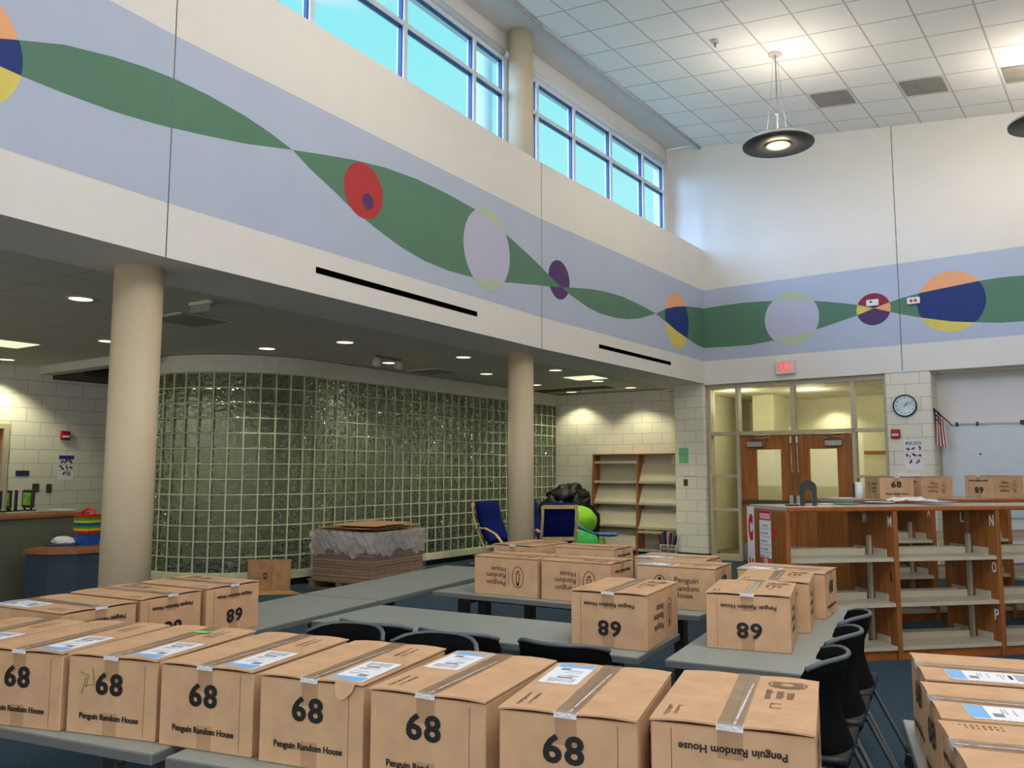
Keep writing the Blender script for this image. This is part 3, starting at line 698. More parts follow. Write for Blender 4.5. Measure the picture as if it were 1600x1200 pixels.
# whiteboard, rail, flag
mb = MB(); mb.box(3.64, 9.2, 0.425, 0.449, 0.85, 2.22, 'whiteboard'); o = mb.build('whiteboard', matrix=RF, label='long white board in the alcove at the right behind the bookcases', category='whiteboard')
mb = MB(); mb.box(3.82, 9.2, 0.40, 0.425, 2.225, 2.245, 'aluminium')
for x in (3.86, 4.13, 4.72): mb.box(x-.015, x+.015, .39, .425, 2.20, 2.26, 'plastic_black')
mb.box(4.68, 4.75, .385, .425, 2.205, 2.265, 'plastic_black'); mb.build('map_rail', matrix=RF, label='thin metal map rail along the top of the whiteboard', category='rail')
mb = MB(); mb.box(3.612, 3.618, 0.44, .452, 0, 2.45, 'seam'); struct(mb.build('trim_10', matrix=RF))
mb = MB(); mb.lathe([(.012, 0), (.012, .02)], 'plastic_black', 12, M=Matrix.Translation((4.15, .424, 1.78)) @ Matrix.Rotation(R(90), 4, 'X')); mb.build('magnet', matrix=RF, label='tiny black magnet on the whiteboard', category='magnet')
t = thing('flag', 'small striped flag on a slanted pole in the alcove', 'flag', RF @ Matrix.Translation((3.80, 0.40, 2.21)))
mb = MB(); mb.tube([(0, 0, 0), (-0.20, -0.30, 0.26)], .008, 'ink'); mb.build('pole', t)
mb = MB(); rows, cols = 16, 10
gr = []
for i in range(rows+1):
    v = i/rows; row = []
    for j in range(cols+1):
        u = j/cols; row.append(Vector((-.20+.13*u*(1-.35*v)+.05*v*u+.012*math.sin(5*u+3*v), -.30+.22*u*.6+.03*math.sin(9*u+2*v), .25-.17*u-.50*v*(1-.12*u)+.0)))
    gr.append(row)
for i in range(rows):
    for j in range(cols):
        m_ = 'flag_blue' if (i < 6 and j < 6) else ('flag_red' if j % 2 == 0 else 'flag_white')
        if i < 6 and j < 6 and (i+j) % 2 == 0 and i % 2: m_ = 'flag_white'
        mb.face([gr[i][j], gr[i][j+1], gr[i+1][j+1], gr[i+1][j]], m_, True)
mb.build('cloth', t)
# ------------------------------------------------------------------ pendant lamps
def pendant(x, y, zdisc, label, rz=0):
    zc = cz_((x, y)); t = thing('pendant_lamp', label, 'lamp', T(x, y, zdisc)); H = zc - zdisc
    mb = MB(); mb.lathe([(.44, .005), (.455, .03), (.44, .05), (.1, .10)], 'pendant_rim', 64); mb.build('reflector_rim', t)
    mb = MB(); mb.lathe([(.175, 0.0), (.45, -.004), (.452, .012), (.175, .012)], 'pendant_dark', 64, cap=False); mb.build('shade', t)
    mb = MB(); mb.lathe([(.175, .012), (.175, -.012), (.14, -.012), (.14, .012)], 'pushbar', 48, cap=False); mb.build('ring', t)
    mb = MB(); mb.lathe([(.142, .0), (.142, .004)], 'pendant_glow', 48); mb.build('lens', t)
    mb = MB(); mb.tube([(0, 0, .1), (0, 0, H-.02)], .006, 'steel_paint', 6)
    for a_ in (20, 140, 260): mb.tube([(.16*math.cos(R(a_)), .16*math.sin(R(a_)), .08), (.02*math.cos(R(a_)), .02*math.sin(R(a_)), H-.03)], .0022, 'steel_paint', 4)
    mb.build('cables', t)
    mb = MB(); mb.lathe([(.09, H-.03), (.09, H-.005)], 'pendant_rim', 24); mb.build('canopy', t)
    mb = MB(); mb.box(-.03, .03, -.01, .01, .42, .44, 'steel_paint'); mb.build('cable_clamp', t)
    point('pendant_light', (x, y, zdisc-.12), 16, (1.0, .82, .56), .15)
    point('pendant_uplight', (x, y, zdisc+.22), 34, (1.0, .86, .68), .3)
pz = 5.50
p = ray(1210, 82); k = (7.38-CZ+.134*C0.dot(RD))/(p.z+.134*V2(p.x, p.y).dot(RD)); PX, PY = p.x*k, p.y*k
kk = PY/ray(1213, 226).y; pz = CZ + ray(1213, 226).z*kk
pendant(PX, PY, pz, 'round dark disc pendant lamp hanging from the tile ceiling, whole in view')
q = at(1640, 190, pz); pendant(q.x, q.y, pz, 'round dark disc pendant lamp cut by the right edge of the view')
for x, y, lb in ((0.3, 5.9, 'pendant added as fill over the ring of tables, above the view'), (4.4, 5.6, 'pendant added as fill over the bookcases, above the view'), (1.6, 1.0, 'pendant added as fill over the front row of boxes, above the view'), (7.4, 4.6, 'pendant added as fill at the far right, out of view')):
    pendant(x, y, pz, 'round dark disc ' + lb)  # unseen pendants added so their uplights brighten the high ceiling
# ceiling vents and sprinkler
for i, (vx, vy) in enumerate(((2.44, -1.71), (3.66, -1.71), (4.88, -1.71))):
    mb = MB(); zz = lambda x_: ZT-.03-SLOPE*x_
    x0, x1, y0, y1 = vx+.04, vx+.57, vy+.03, vy+.55
    mb.face([(x0, y0, zz(x0)-.012), (x0, y1, zz(x0)-.012), (x1, y1, zz(x1)-.012), (x1, y0, zz(x1)-.012)], 'vent_grey')
    for e0 in range(12): 
        yy = y0 + (y1-y0)*(e0+.5)/12; mb.raw([(x0, yy-.004, zz(x0)-.016), (x0, yy+.004, zz(x0)-.016), (x1, yy+.004, zz(x1)-.016), (x1, yy-.004, zz(x1)-.016)], [(0, 1, 2, 3)], 'pendant_rim')
    mb.build('ceiling_vent', matrix=CM, label=('grey square vent in the tile ceiling nearest the pendant lamp', 'grey square vent in the tile ceiling, middle of three', 'grey ceiling vent cut by the right edge of the view')[i], category='vent')
mb = MB(); q = Vector((1.96, -3.85, 0)); mb.lathe([(.05, -.03), (.05, -.01)], 'pendant_rim', 20, M=Matrix.Translation((q.x, q.y, ZT-.03-SLOPE*q.x))); mb.lathe([(.012, -.09), (.012, -.03)], 'steel_paint', 10, M=Matrix.Translation((q.x, q.y, ZT-.03-SLOPE*q.x)))
mb.build('sprinkler', matrix=CM, label='small sprinkler head in the tile ceiling', category='sprinkler')
# ------------------------------------------------------------------ low ceiling fittings
WARM = (1.0, .96, .62)
dl = [(126,468,'nearest the left column'),(168,534,'half hidden by the left column'),(417,545,'above the glass block curve'),(539,535,'left of the small track lights'),(608,567,'just below the track lights'),(724,558,'left of the middle column'),(760,584,'just left of the middle column, farther back'),(868,578,'just right of the middle column'),(837,601,'low beside the middle column top'),(934,595,'under the square light'),(893,612,'near the back wall, left one'),(985,605,'near the back wall, right one'),(10,563,'over the door at far left')]
for i, (x, y, lb) in enumerate(dl):
    p = at(x, y, ZS+.02)
    t = thing('downlight', 'round recessed downlight ' + lb, 'light', T(p.x, p.y, ZS+.02), 'downlights in the low ceiling')
    mb = MB(); mb.lathe([(.085, -.001), (.115, -.010), (.12, -.002)], 'pendant_rim', 32, cap=False); mb.build('trim_ring', t)
    mb = MB(); mb.lathe([(.10, -.006), (.10, -.003)], 'downlight_glow', 32); mb.build('lens', t)
    pw = {10: 26, 11: 28, 12: 55, 9: 26}.get(i, 24)
    spot('downlight_beam', (p.x, p.y, ZS-.03), pw, WARM if i > 8 else (1, .95, .78), 120 if i > 9 else 100, 0.5)
def square_fit(px, py, sx_, sy_, glow, name, label, cat, rot=None, M=None):
    p = at(px, py, ZS+.02); M = Matrix.Translation((p.x, p.y, ZS+.02)) @ Matrix.Rotation(R(57.4 if rot is None else rot), 4, 'Z')
    t = thing(name, label, cat, M)
    mb = MB(); mb.box(-sx_/2, sx_/2, -sy_/2, sy_/2, -.012, -.002, 'soffit_paint')
    mb.build('frame', t); mb = MB(); mb.box(-sx_/2+.03, sx_/2-.03, -sy_/2+.03, sy_/2-.03, -.018, -.011, glow); mb.build('diffuser' if 'glow' in glow else 'louvre', t); return p
square_fit(8, 537, .6, .6, 'troffer_glow', 'ceiling_light', 'square recessed ceiling light at the far left', 'light')
p = square_fit(915, 589, .6, .6, 'troffer_glow', 'ceiling_light', 'square recessed ceiling light before the back wall', 'light')
spot('square_light_beam', (p.x, p.y, ZS-.05), 50, WARM, 140)
square_fit(294, 500, .6, .6, 'vent_grey', 'ceiling_vent', 'square louvred vent in the low ceiling beside the left column', 'vent')
square_fit(678, 580, .6, .6, 'vent_grey', 'ceiling_vent', 'square vent in the low ceiling above the glass blocks', 'vent')
square_fit(870, 609, .55, .9, 'vent_shade_dark', 'ceiling_vent', 'dark ceiling grille before the back wall, left of two', 'vent')
square_fit(922, 605, .55, .9, 'vent_shade_dark', 'ceiling_vent', 'dark ceiling grille before the back wall, right of two', 'vent')
p = at(313, 472, ZS+.02); t = thing('ceiling_exit_sign', 'edge view of a small clear exit sign hung under the low ceiling', 'sign', T(p.x, p.y, ZS+.02, R(-30)))
mb = MB(); mb.box(-.14, .14, -.02, .02, -.03, -.001, 'soffit_paint'); mb.build('housing', t); mb = MB(); mb.box(-.13, .13, -.004, .004, -.10, -.03, 'vent_grey'); mb.build('panel', t)
p = at(606, 558, ZS+.02); t = thing('track_light', 'short ceiling track with two small white spot heads', 'light', T(p.x, p.y, ZS+.02, R(57)))
mb = MB(); mb.box(-.26, .26, -.015, .015, -.03, -.001, 'steel_paint'); mb.build('track', t)
for s_ in (-1, 1):
    mb = MB(); mb.lathe([(.03, -.16), (.06, -.13), (.055, -.06), (.02, -.03)], 'pendant_rim', 20, M=Matrix.Translation((.22*s_, 0, 0))); mb.build('spot_head', t)
# ================================================================== tables
TH = 0.73
def make_table(L, D, name='folding_table'):
    t = thing(name, 'x', 'table')
    mb = MB(); mb.box(0.004, L-.004, 0.004, D-.004, TH-.002, TH, 'table_laminate'); mb.box(0, L, 0, D, TH-.032, TH-.0015, 'table_edge', bev=.003); mb.build('tabletop', t)
    for x in (0.22, L-0.22):
        mb = MB(); mb.box(x-.03, x+.03, D/2-.045, D/2+.045, .09, TH-.03, 'table_steel', bev=.008)
        mb.box(x-.04, x+.04, .06, D-.06, TH-.07, TH-.032, 'table_steel', bev=.005)
        mb.tube([(x, D/2, .22), (x, .12, .10), (x, .04, .07)], .02, 'table_steel'); mb.tube([(x, D/2, .22), (x, D-.12, .10), (x, D-.04, .07)], .02, 'table_steel')
        lg = mb.build('leg', t)
        for y in (.05, D-.05):
            mb = MB(); mb.lathe([(.03, -.013), (.034, 0), (.03, .013)], 'plastic_black', 16, M=Matrix.Translation((x, y, .036)) @ Matrix.Rotation(R(90), 4, 'Y')); mb.box(x-.018, x+.018, y-.012, y+.012, .04, .075, 'plastic_black'); mb.build('caster', lg)
    mb = MB(); mb.box(.26, L-.26, D/2-.01, D/2+.01, TH-.09, TH-.035, 'plastic_black'); mb.build('beam', t)
    return t
tabs = [
 (-2.70, 3.15, -23, 'grey laminate table under the left half of the front row of boxes'),
 (-0.97, 2.415, -22, 'grey laminate table under the right half of the front row of boxes'),
 (-1.62, 3.58, 64, 'grey table carrying the rear left row of boxes, with bare end'),
 (-0.815, 5.235, 64, 'bare grey table running back beside the shrink-wrapped pallet'),
 (-1.07, 4.53, -28.5, 'grey table with one lone box at its right end and black chairs along it'),
 (-0.53, 5.63, -31, 'grey table carrying the long back row of logo boxes'),
 (-0.21, 6.165, -31, 'grey table behind the back row of boxes, mostly hidden'),
]
proto = make_table(1.83, .61); k = 0
for x, y, a_, lb in tabs:
    M = T(x, y, 0, R(a_))
    if k == 0: proto.matrix_basis = M; proto['label'] = lb; proto['group'] = 'grey laminate tables'
    else: copy_tree(proto, M, lb, 'grey laminate tables')
    k += 1
# long direction runs away from the camera
copy_tree(proto, T(1.19, 3.345, 0, R(62.5)), 'grey table at the right of the ring with three black chairs tucked at its side', 'grey laminate tables')
copy_tree(proto, T(1.262, 2.78, 0, R(-110.5)), 'grey table at the right edge under the three labelled boxes', 'grey laminate tables')
# ================================================================== boxes
BW, BL, BH = 0.345, 0.472, 0.240
def fit(s, w, h, off=0.0, align='CENTER', line=1.0, sp=1.0):
    vs, fs = text(s, 0.1, off, align, line, sp)
    xs = [v[0] for v in vs]; ys = [v[1] for v in vs]; cx, cy = (min(xs)+max(xs))/2, (min(ys)+max(ys))/2
    sx_, sy_ = w/(max(xs)-min(xs)), h/(max(ys)-min(ys))
    return ([((v[0]-cx)*sx_, (v[1]-cy)*sy_, v[2]) for v in vs], fs)
BIRD = [(-.12,.95),(.02,1.0),(.14,.92),(.30,.88),(.14,.80),(.16,.68),(.34,.45),(.42,.15),(.36,-.2),(.52,-.45),(.30,-.42),(.22,-.62),(.34,-.78),(.05,-.74),(-.05,-.80),(-.30,-.78),(-.18,-.64),(-.26,-.42),(-.52,-.38),(-.36,-.10),(-.42,.2),(-.32,.5),(-.16,.70),(-.2,.84)]
def logo(mb, M):
    """long face print, in a frame centred on the face: oval, bar, three lines"""
    cx = -.30*BL+.5*0
    cx = (-.5+.30)*BL; W_, H_ = .043, .066
    n = 40; ring = []
    for k in range(n):
        a_ = 2*math.pi*k/n; ring.append((cx+W_*math.cos(a_), H_*math.sin(a_)))
    inn = [(cx+(x-cx)*.90, y*.935) for x, y in ring]
    vs = [(x, y, 0) for x, y in ring] + [(x, y, 0) for x, y in inn]
    mb.raw([M @ Vector(v) for v in vs], [(k, (k+1) % n, n+(k+1) % n, n+k) for k in range(n)], 'ink_brown')
    out = [(cx+x*.036*1.0, y*.052+.002, 0) for x, y in BIRD]; inn2 = [(cx+x*.036*.62, y*.052*.74+.002, 0) for x, y in BIRD]
    m = len(BIRD); mb.raw([M @ Vector(v) for v in out+inn2], [(k, (k+1) % m, m+(k+1) % m, m+k) for k in range(m)], 'ink_brown')
    mb.raw([M @ Vector(v) for v in [(cx-.012, .034, 0), (cx+.012, .034, 0), (cx+.006, .052, 0), (cx-.006, .052, 0)]], [(0, 1, 2, 3)], 'ink_brown')
    bx = (-.5+.445)*BL; mb.raw([M @ Vector(v) for v in [(bx-.0009, -.055, 0), (bx+.0009, -.055, 0), (bx+.0009, .055, 0), (bx-.0009, .055, 0)]], [(0, 1, 2, 3)], 'ink_brown')
    for s_, w_, y_, h_ in (('Penguin', .142, .040, .040), ('Random', .145, -.001, .030), ('House', .108, -.040, .030)):
        mb.add(fit(s_, w_, h_, .0008), M @ Matrix.Translation((bx+.022+w_/2, y_, 0)), 'ink_brown')
def make_carton(kind, label_pos=None, tuck=0.0):
    inv_ = kind == 'I'
    t = thing('cardboard_box', 'x', 'box')
    w, l, h = BW/2, BL/2, BH; mb = MB()
    mb.box(-w, w, -l, l, 0, h-.010, 'cardboard', bev=.003)
    mb.box(-w+.004, w-.004, -l+.004, l-.004, h-.012, h-.0085, 'cardboard_edge')
    # joint crease near one vertical edge
    mb.box(w-.0465 if not inv_ else -w+.045, w-.045 if not inv_ else -w+.0465, -l-.0006, -l+.001, .01, h-.02, 'cardboard_edge')
    mb.build('carton_body', t)
    # two long top flaps, bowed slightly at the free ends
    for s_ in (-1, 1):
        mb = MB(); rows = []
        for i in range(9):
            v = i/8; row = []
            for j in range(5):
                u = j/4
                z = h - .0060 + .0045*math.sin(math.pi*u)*abs(2*v-1)**4
                row.append(Vector((s_*(w+.0015 - u*(w+.0005)), -l-.004+v*(2*l+.008), z)))
            rows.append(row if s_ < 0 else row[::-1])
        mb.sheet(rows, 'cardboard', th=-.0045, sm=False)
        fb = mb.build('flap', t)
        me = fb.data
        zs = [v.co.z for v in me.vertices]
    top = h + .0004
    mb = MB()
    gr = []
    for i in range(13):
        v = i/12; y = -l-.006+v*(2*l+.012)
        gr.append([Vector((x, y, top+.0012+.0010*math.sin(i*1.7))) for x in (-.027, -.009, .009, .027)][::-1])
    mb.sheet(gr, 'tape', sm=True)
    for s_ in (-1, 1):
        y = s_*(l+.0055); mb.face([(-.027, y, top), (.027, y, top), (.027, s_*(l+.0010), h-.075), (-.027, s_*(l+.0010), h-.075)], 'tape_faint')
        mb.face([(-.027, s_*(l+.0012), 0.002), (.027, s_*(l+.0012), 0.002), (.027, s_*(l+.0012), .07), (-.027, s_*(l+.0012), .07)], 'tape_faint')
    mb.build('packing_tape', t)
    mb = MB()
    gr = [[Vector((x, -l-.0062, top-.006+.008*k_)) for x in (-.033, -.01, .012, .031)] for k_ in (0, 1)]
    mb.face([(-.030, -l-.0075, top-.011), (.028, -l-.0070, top-.013), (.029, -l-.0068, top+.0005), (-.028, -l-.0068, top+.001)], 'tape_shine')
    mb.face([(-.030, -l-.0068, top+.001), (.031, -l-.0068, top+.0005), (.028, -l+.012, top+.0016), (-.027, -l+.010, top+.0016)], 'tape_shine')
    mb.face([(.006, -l, top+.002), (.012, -l, top+.002), (.020, l*.6, top+.002), (.016, l*.6, top+.002)], 'tape_shine')  # white glare streak painted along the top of the tape
    mb.build('tape_tab_glare', t)
    # prints
    fl_ = Matrix.Rotation(R(180), 4, 'Z') if inv_ else Matrix.Identity(4)
    for s_ in (0, 1):
        mb = MB(); mn = MB(); ml = MB()
        F = Matrix.Rotation(math.pi*s_, 4, 'Z') @ Matrix.Translation((0, -l-.0042, h/2)) @ FACE @ fl_
        mb.add(fit('68', .104, .068, .0030, sp=1.12), F @ Matrix.Translation((-.006, .036, 0)), 'ink')
        mn.add(fit('Penguin Random House', .228, .0235, .0026), F @ Matrix.Translation((-.003, -.066, 0)), 'ink')
        F = Matrix.Rotation(math.pi*s_+math.pi/2, 4, 'Z') @ Matrix.Translation((0, -w-.0011, h/2)) @ FACE @ fl_
        logo(ml, F)
        mb.build('number_print', t); mn.build('name_print', t); ml.build('logo_print', t)
    mb = MB(); rr = random.Random(5)
    if label_pos is None:
        n = 36; cx, cy = .10, l-.07
        for (r0_, r1_) in ((.038, .042), (.014, .034)):
            vs = []
            for r_ in (r0_, r1_): vs += [(cx+r_*1.15*math.cos(2*math.pi*k/n), cy+r_*math.sin(2*math.pi*k/n), top) for k in range(n)]
            mb.raw(vs, [(k, (k+1) % n, n+(k+1) % n, n+k) for k in range(n)], 'ink_faint')
        mb.build('round_stamp', t); mb = MB()
        for x, a_, b_ in ((.062, l-.22, l-.13), (.088, l-.21, l-.14), (.112, l-.21, l-.15)):
            for q in range(9): yy = a_+(b_-a_)*q/9; mb.box(x-.009, x+.009-.006*rr.random(), yy, yy+.005, top-.0003, top, 'ink_faint')
        mb.build('text_stamp', t); mb = MB()
        mb.box(.07, .095, l-.30, l-.296, top-.0003, top, 'ink_faint'); mb.box(.07, .095, l-.262, l-.258, top-.0003, top, 'ink_faint'); mb.box(.07, .073, l-.30, l-.26, top-.0003, top, 'ink_faint')
        mb.build('emblem_stamp', t); mb = MB()
        x0 = -.15
        for row in range(2):
            for q in range(9):
                yy = -l+.02+q*.012; mb.box(x0+row*.02, x0+row*.02+.006+.006*rr.random(), yy, yy+.003+.003*rr.random(), top-.0003, top, 'ink_faint')
    else:
        sx0 = -.04 if label_pos == 'far' else .09
        for row in range(2):
            for q in range(10):
                yy = (l-.15 if label_pos != 'far' else -l+.03)+q*.011; xx = (.07 if label_pos != 'far' else -.14)+row*.025
                mb.box(xx, xx+.006+.005*rr.random(), yy, yy+.003+.004*rr.random(), top-.0003, top+.0002, 'ink_faint')
    mb.build('code_print', t)
    if label_pos:
        F = {'near': Matrix.Translation((.045, -l+.012, 0)), 'far': Matrix.Translation((-.045, l-.012, 0)) @ Matrix.Rotation(math.pi, 4, 'Z'), 'in': Matrix.Translation((.045, -l+.06, 0))}[label_pos]
        mb = MB(); lw, ll = .112, .215; z = top+.0006
        q = [(0, 0), (lw-.008, 0), (lw, .008), (lw, ll), (.006, ll), (0, ll-.006)]
        mb.prism(q, top-.001, z, 'label_white', M=F); lb_ = mb.build('shipping_label', t)
        mb = MB(); mb.box(0.001, lw-.004, .001, .042, z, z+.0004, 'label_blue', M=F)
        for q in range(14):
            x = .018+q*.0055; mb.box(x, x+.001+.002*rr.random(), ll-.05, ll-.012, z, z+.0004, 'label_grey', M=F)
        for yy in (.075, .083, .10, .125, .132, .14): mb.box(.02, .05+.03*rr.random(), yy, yy+.0022, z, z+.0004, 'label_grey', M=F)
        mb.box(.062, .09, .052, .074, z, z+.0004, 'label_grey', M=F); mb.box(.03, .075, .15, .158, z, z+.0004, 'ink', M=F)
        mb.build('label_print', lb_)
        if label_pos != 'far':
            mb = MB()
            for q in range(16): yy = .004+q*.0135; mb.box(lw+.006, lw+.0075, yy, yy+.009, top-.0003, top+.0003, 'cardboard_edge', M=F)
            mb.build('perforation', t)
    return t
protos = {}
def carton(kind, pos, x, y, ang, face, label, group, z=TH, sc=(1, 1, 1)):
    """x, y: front left corner of the face turned to the viewer; ang: direction of that face"""
    key = (kind, pos)
    a_ = R(ang) if face == 'short' else R(ang-90)
    cx, cy = (BW/2*sc[0], BL/2*sc[1]) if face == 'short' else (-BW/2*sc[0], BL/2*sc[1])
    M = T(x, y, z, a_) @ Matrix.Translation((cx, cy, .0005)) @ Matrix.Diagonal((*sc, 1))
    if key not in protos:
        t = make_carton(kind, pos); protos[key] = t; t.matrix_basis = M; t['label'] = label; t['group'] = group; return t
    return copy_tree(protos[key], M, label, group)
G1 = 'boxes in the front row'
fr = [(-2.045, 2.80, -17, 'U', 'near', 'shipping box at the far left end of the front row, cut by the left edge'),
      (-1.705, 2.735, -17, 'U', 'near', 'shipping box in the front row whose 68 stands at the left edge of the view'),
      (-1.368, 2.640, -18, 'U', 'near', 'front row shipping box with a green scribble and a green sticker'),
      (-1.035, 2.525, -21.5, 'U', 'near', 'front row shipping box at the joint between the two tables'),
      (-0.700, 2.385, -22, 'U', 'near', 'front row shipping box with a torn cardboard tab hanging at its top right'),
      (-0.368, 2.235, -24, 'U', 'far', 'front row shipping box, third from the right end, label at its rear left'),
      (-0.030, 2.060, -20, 'U', 'far', 'front row shipping box, second from the right end, label at its rear left'),
      (0.318, 1.972, -21, 'I', None, 'upside-down box at the right end of the front row, no label')]
made = []
for x, y, a_, kd, ps, lb in fr: made.append(carton(kd, ps, x, y, a_, 'short', lb, G1, sc=(.965 if x < .2 else 1.03, 1.02, .985)))
mb = MB(); mb.box(-.017, .05, BL*.28, BL*.28+.03, BH+.0026, BH+.0032, 'sticker_green'); mb.build('green_sticker', made[2])
mb = MB(); y = -BL/2-.0012
for a_, b_ in (((-.125, .185), (-.09, .175)), ((-.09, .175), (-.10, .14)), ((-.115, .12), (-.10, .17)), ((-.10, .145), (-.065, .15)), ((-.065, .15), (-.075, .20))):
    mb.tube([(a_[0], y, a_[1]), (b_[0], y, b_[1])], .0011, 'marker_green', 4)
mb.build('green_scribble', made[2])
mb = MB(); cx = .115; pts = [(cx-.028, BH+.003), (cx+.036, BH+.0), (cx+.03, BH-.02), (cx+.012, BH-.038), (cx-.006, BH-.043), (cx-.020, BH-.034), (cx-.027, BH-.012)]
mb.raw([(p[0], -BL/2-.007-(BH+.003-p[1])*.25, p[1]) for p in pts] + [(p[0], -BL/2-.004-(BH+.003-p[1])*.25, p[1]) for p in pts], [tuple(range(7)), tuple(range(7, 14))[::-1]] + [(k, k+7, (k+1) % 7+7, (k+1) % 7) for k in range(7)], 'cardboard'); mb.build('torn_tab', made[4])
G2 = 'boxes in the rear left row'
carton('I', None, -1.465, 4.075, 62, 'short', 'upside-down box at the right end of the rear left row, print fully visible', G2, sc=(.98, 1, .97))
carton('I', None, -1.635, 3.735, 63, 'short', 'middle upside-down box of the rear left row, lower print hidden by the front row', G2, sc=(.99, 1, .97))
carton('I', 'far', -1.79, 3.375, 62, 'short', 'box with a white label at the left end of the rear left row', G2, sc=(1, 1, .97))
G3 = 'boxes in the back row'
carton('I', None, -.245, 5.545, -31, 'long', 'box with upside-down logo at the left end of the back row', G3, sc=(1, 1, 1.02))
carton('I', None, .185, 5.290, -31, 'long', 'upside-down logo box second from the left in the back row, behind the lone box', G3, sc=(1, 1, 1.02))
carton('U', 'near', .745, 5.035, -30, 'long', 'back row box with upright logo and lettering', G3, sc=(1, 1, 1.02))
carton('U', 'near', 1.29, 4.825, -31, 'long', 'box at the right end of the back row, behind the right table boxes', G3, sc=(1, 1, 1.02))
carton('U', 'near', .80, 5.50, -31, 'long', 'box behind the upright-logo box, only its labelled top in view', G3)
carton('I', None, -.14, 6.47, -37, 'short', 'rearmost box at left with raised flaps, in front of the middle column', G3, sc=(1.08, 1, 1))
carton('I', None, .325, 6.255, -31, 'long', 'rearmost long box at right beside the one with raised flaps', G3)
carton('I', None, .275, 3.935, -27, 'short', 'lone upside-down box on the right end of the chair-lined table', 'boxes on the ring of tables', sc=(1.06, 1.03, 1.04))
carton('I', None, .885, 3.865, -22, 'short', 'nearer of two upside-down boxes on the right table', 'boxes on the ring of tables', sc=(1.06, .97, 1.04))
carton('I', None, 1.15, 4.315, -23, 'short', 'farther of two upside-down boxes on the right table', 'boxes on the ring of tables', sc=(1.0, .97, 1.04))
G4 = 'boxes at the right edge'
carton('U', 'in', 1.235, 2.64, -109, 'short', 'labelled box at the right edge, farthest of three', G4)
carton('U', 'in', 1.095, 2.285, -109, 'short', 'labelled box at the right edge, middle of three', G4)
carton('I', None, .965, 1.94, -108, 'short', 'box at the bottom right corner with a round stamp, nearest of three', G4)
# ================================================================== chairs
def make_chair():
    t = thing('task_chair', 'x', 'chair')
    prof = [(-.205, .80), (-.186, .74), (-.163, .67), (-.158, .60), (-.178, .52), (-.202, .45), (-.188, .385), (-.12, .36)]
    rows = []
    for i, (y, z) in enumerate(prof):
        row = []; k = [.10, .10, .095, .085, .07, .05, .03, .01][i]; wv = [.215, .22, .222, .222, .218, .21, .195, .17][i]
        for j in range(13):
            u = j/6-1; zz = z + (0 if i else -.030*abs(u)**6); row.append(Vector((wv*u, y + k*u*u + .03*k*10*abs(u)**5, zz)))
        rows.append(row[::-1])
    mb = MB(); mb.sheet(rows, 'chair_mesh', th=.018); mb.build('backrest', t)
    mb = MB(); mb.tube([p + Vector((0, .008, .002)) for p in rows[0]], .010, 'chair_rim', 8); mb.build('back_rim', t)
    mb = MB(); rows = []
    for i in range(9):
        v = i/8; rows.append([Vector((.23*(j/5-1)*(1-.12*v*v), -.20+.43*v, .455-.02*v*v*v+.012*((j/5-1)**2))) for j in range(11)])
    mb.sheet(rows, 'chair_black', th=.03); mb.build('seat', t)
    for s_ in (-1, 1):
        mb = MB(); mb.tube([(s_*.19, -.12, .44), (s_*.20, -.17, .40), (s_*.22, -.31, .12), (s_*.22, -.33, .075)], .011, 'chair_tube')
        mb.tube([(s_*.19, .12, .44), (s_*.20, .17, .40), (s_*.22, .24, .12), (s_*.22, .25, .075)], .011, 'chair_tube')
        mb.tube([(s_*.205, -.19, .36), (s_*.21, .17, .38)], .009, 'chair_tube'); lg = mb.build('leg_frame', t)
        for y in (-.335, .255):
            mb = MB(); mb.lathe([(.022, -.015), (.027, 0), (.022, .015)], 'plastic_black', 16, M=Matrix.Translation((s_*.22, y, .028)) @ Matrix.Rotation(R(90), 4, 'Y')); mb.box(s_*.22-.02, s_*.22+.02, y-.02, y+.02, .035, .08, 'plastic_black', bev=.006); mb.build('caster', lg)
    return t
ch = [(1.165, 3.485, 62, 'black chair tucked at the right table, nearest of three, curved grey rim'),
      (1.415, 3.955, 62, 'black chair tucked at the right table, middle of three'),
      (1.655, 4.42, 62, 'black chair tucked at the right table, farthest of three'),
      (-.63, 4.215, -28.5, 'black chair tucked at the chair-lined table, leftmost of its three'),
      (-.215, 3.99, -28.5, 'black chair tucked at the chair-lined table, middle of its three'),
      (.255, 3.75, -28.5, 'black chair tucked at the chair-lined table, rightmost, beside the lone box'),
      (-.775, 3.70, 151.5, 'dark grey chair back-to-back with the leftmost black one, facing the front row'),
      (-.36, 3.475, 151.5, 'dark grey chair back-to-back with the middle black one, facing the front row')]
c0 = None
for x, y, a_, lb in ch:
    M = T(x, y, 0, R(a_)) @ Matrix.Diagonal((1, 1, 1.035 if a_ > 100 else 1, 1))
    if c0 is None: c0 = make_chair(); c0.matrix_basis = M; c0['label'] = lb; c0['group'] = 'black chairs around the tables'
    else: copy_tree(c0, M, lb, 'black chairs around the tables')
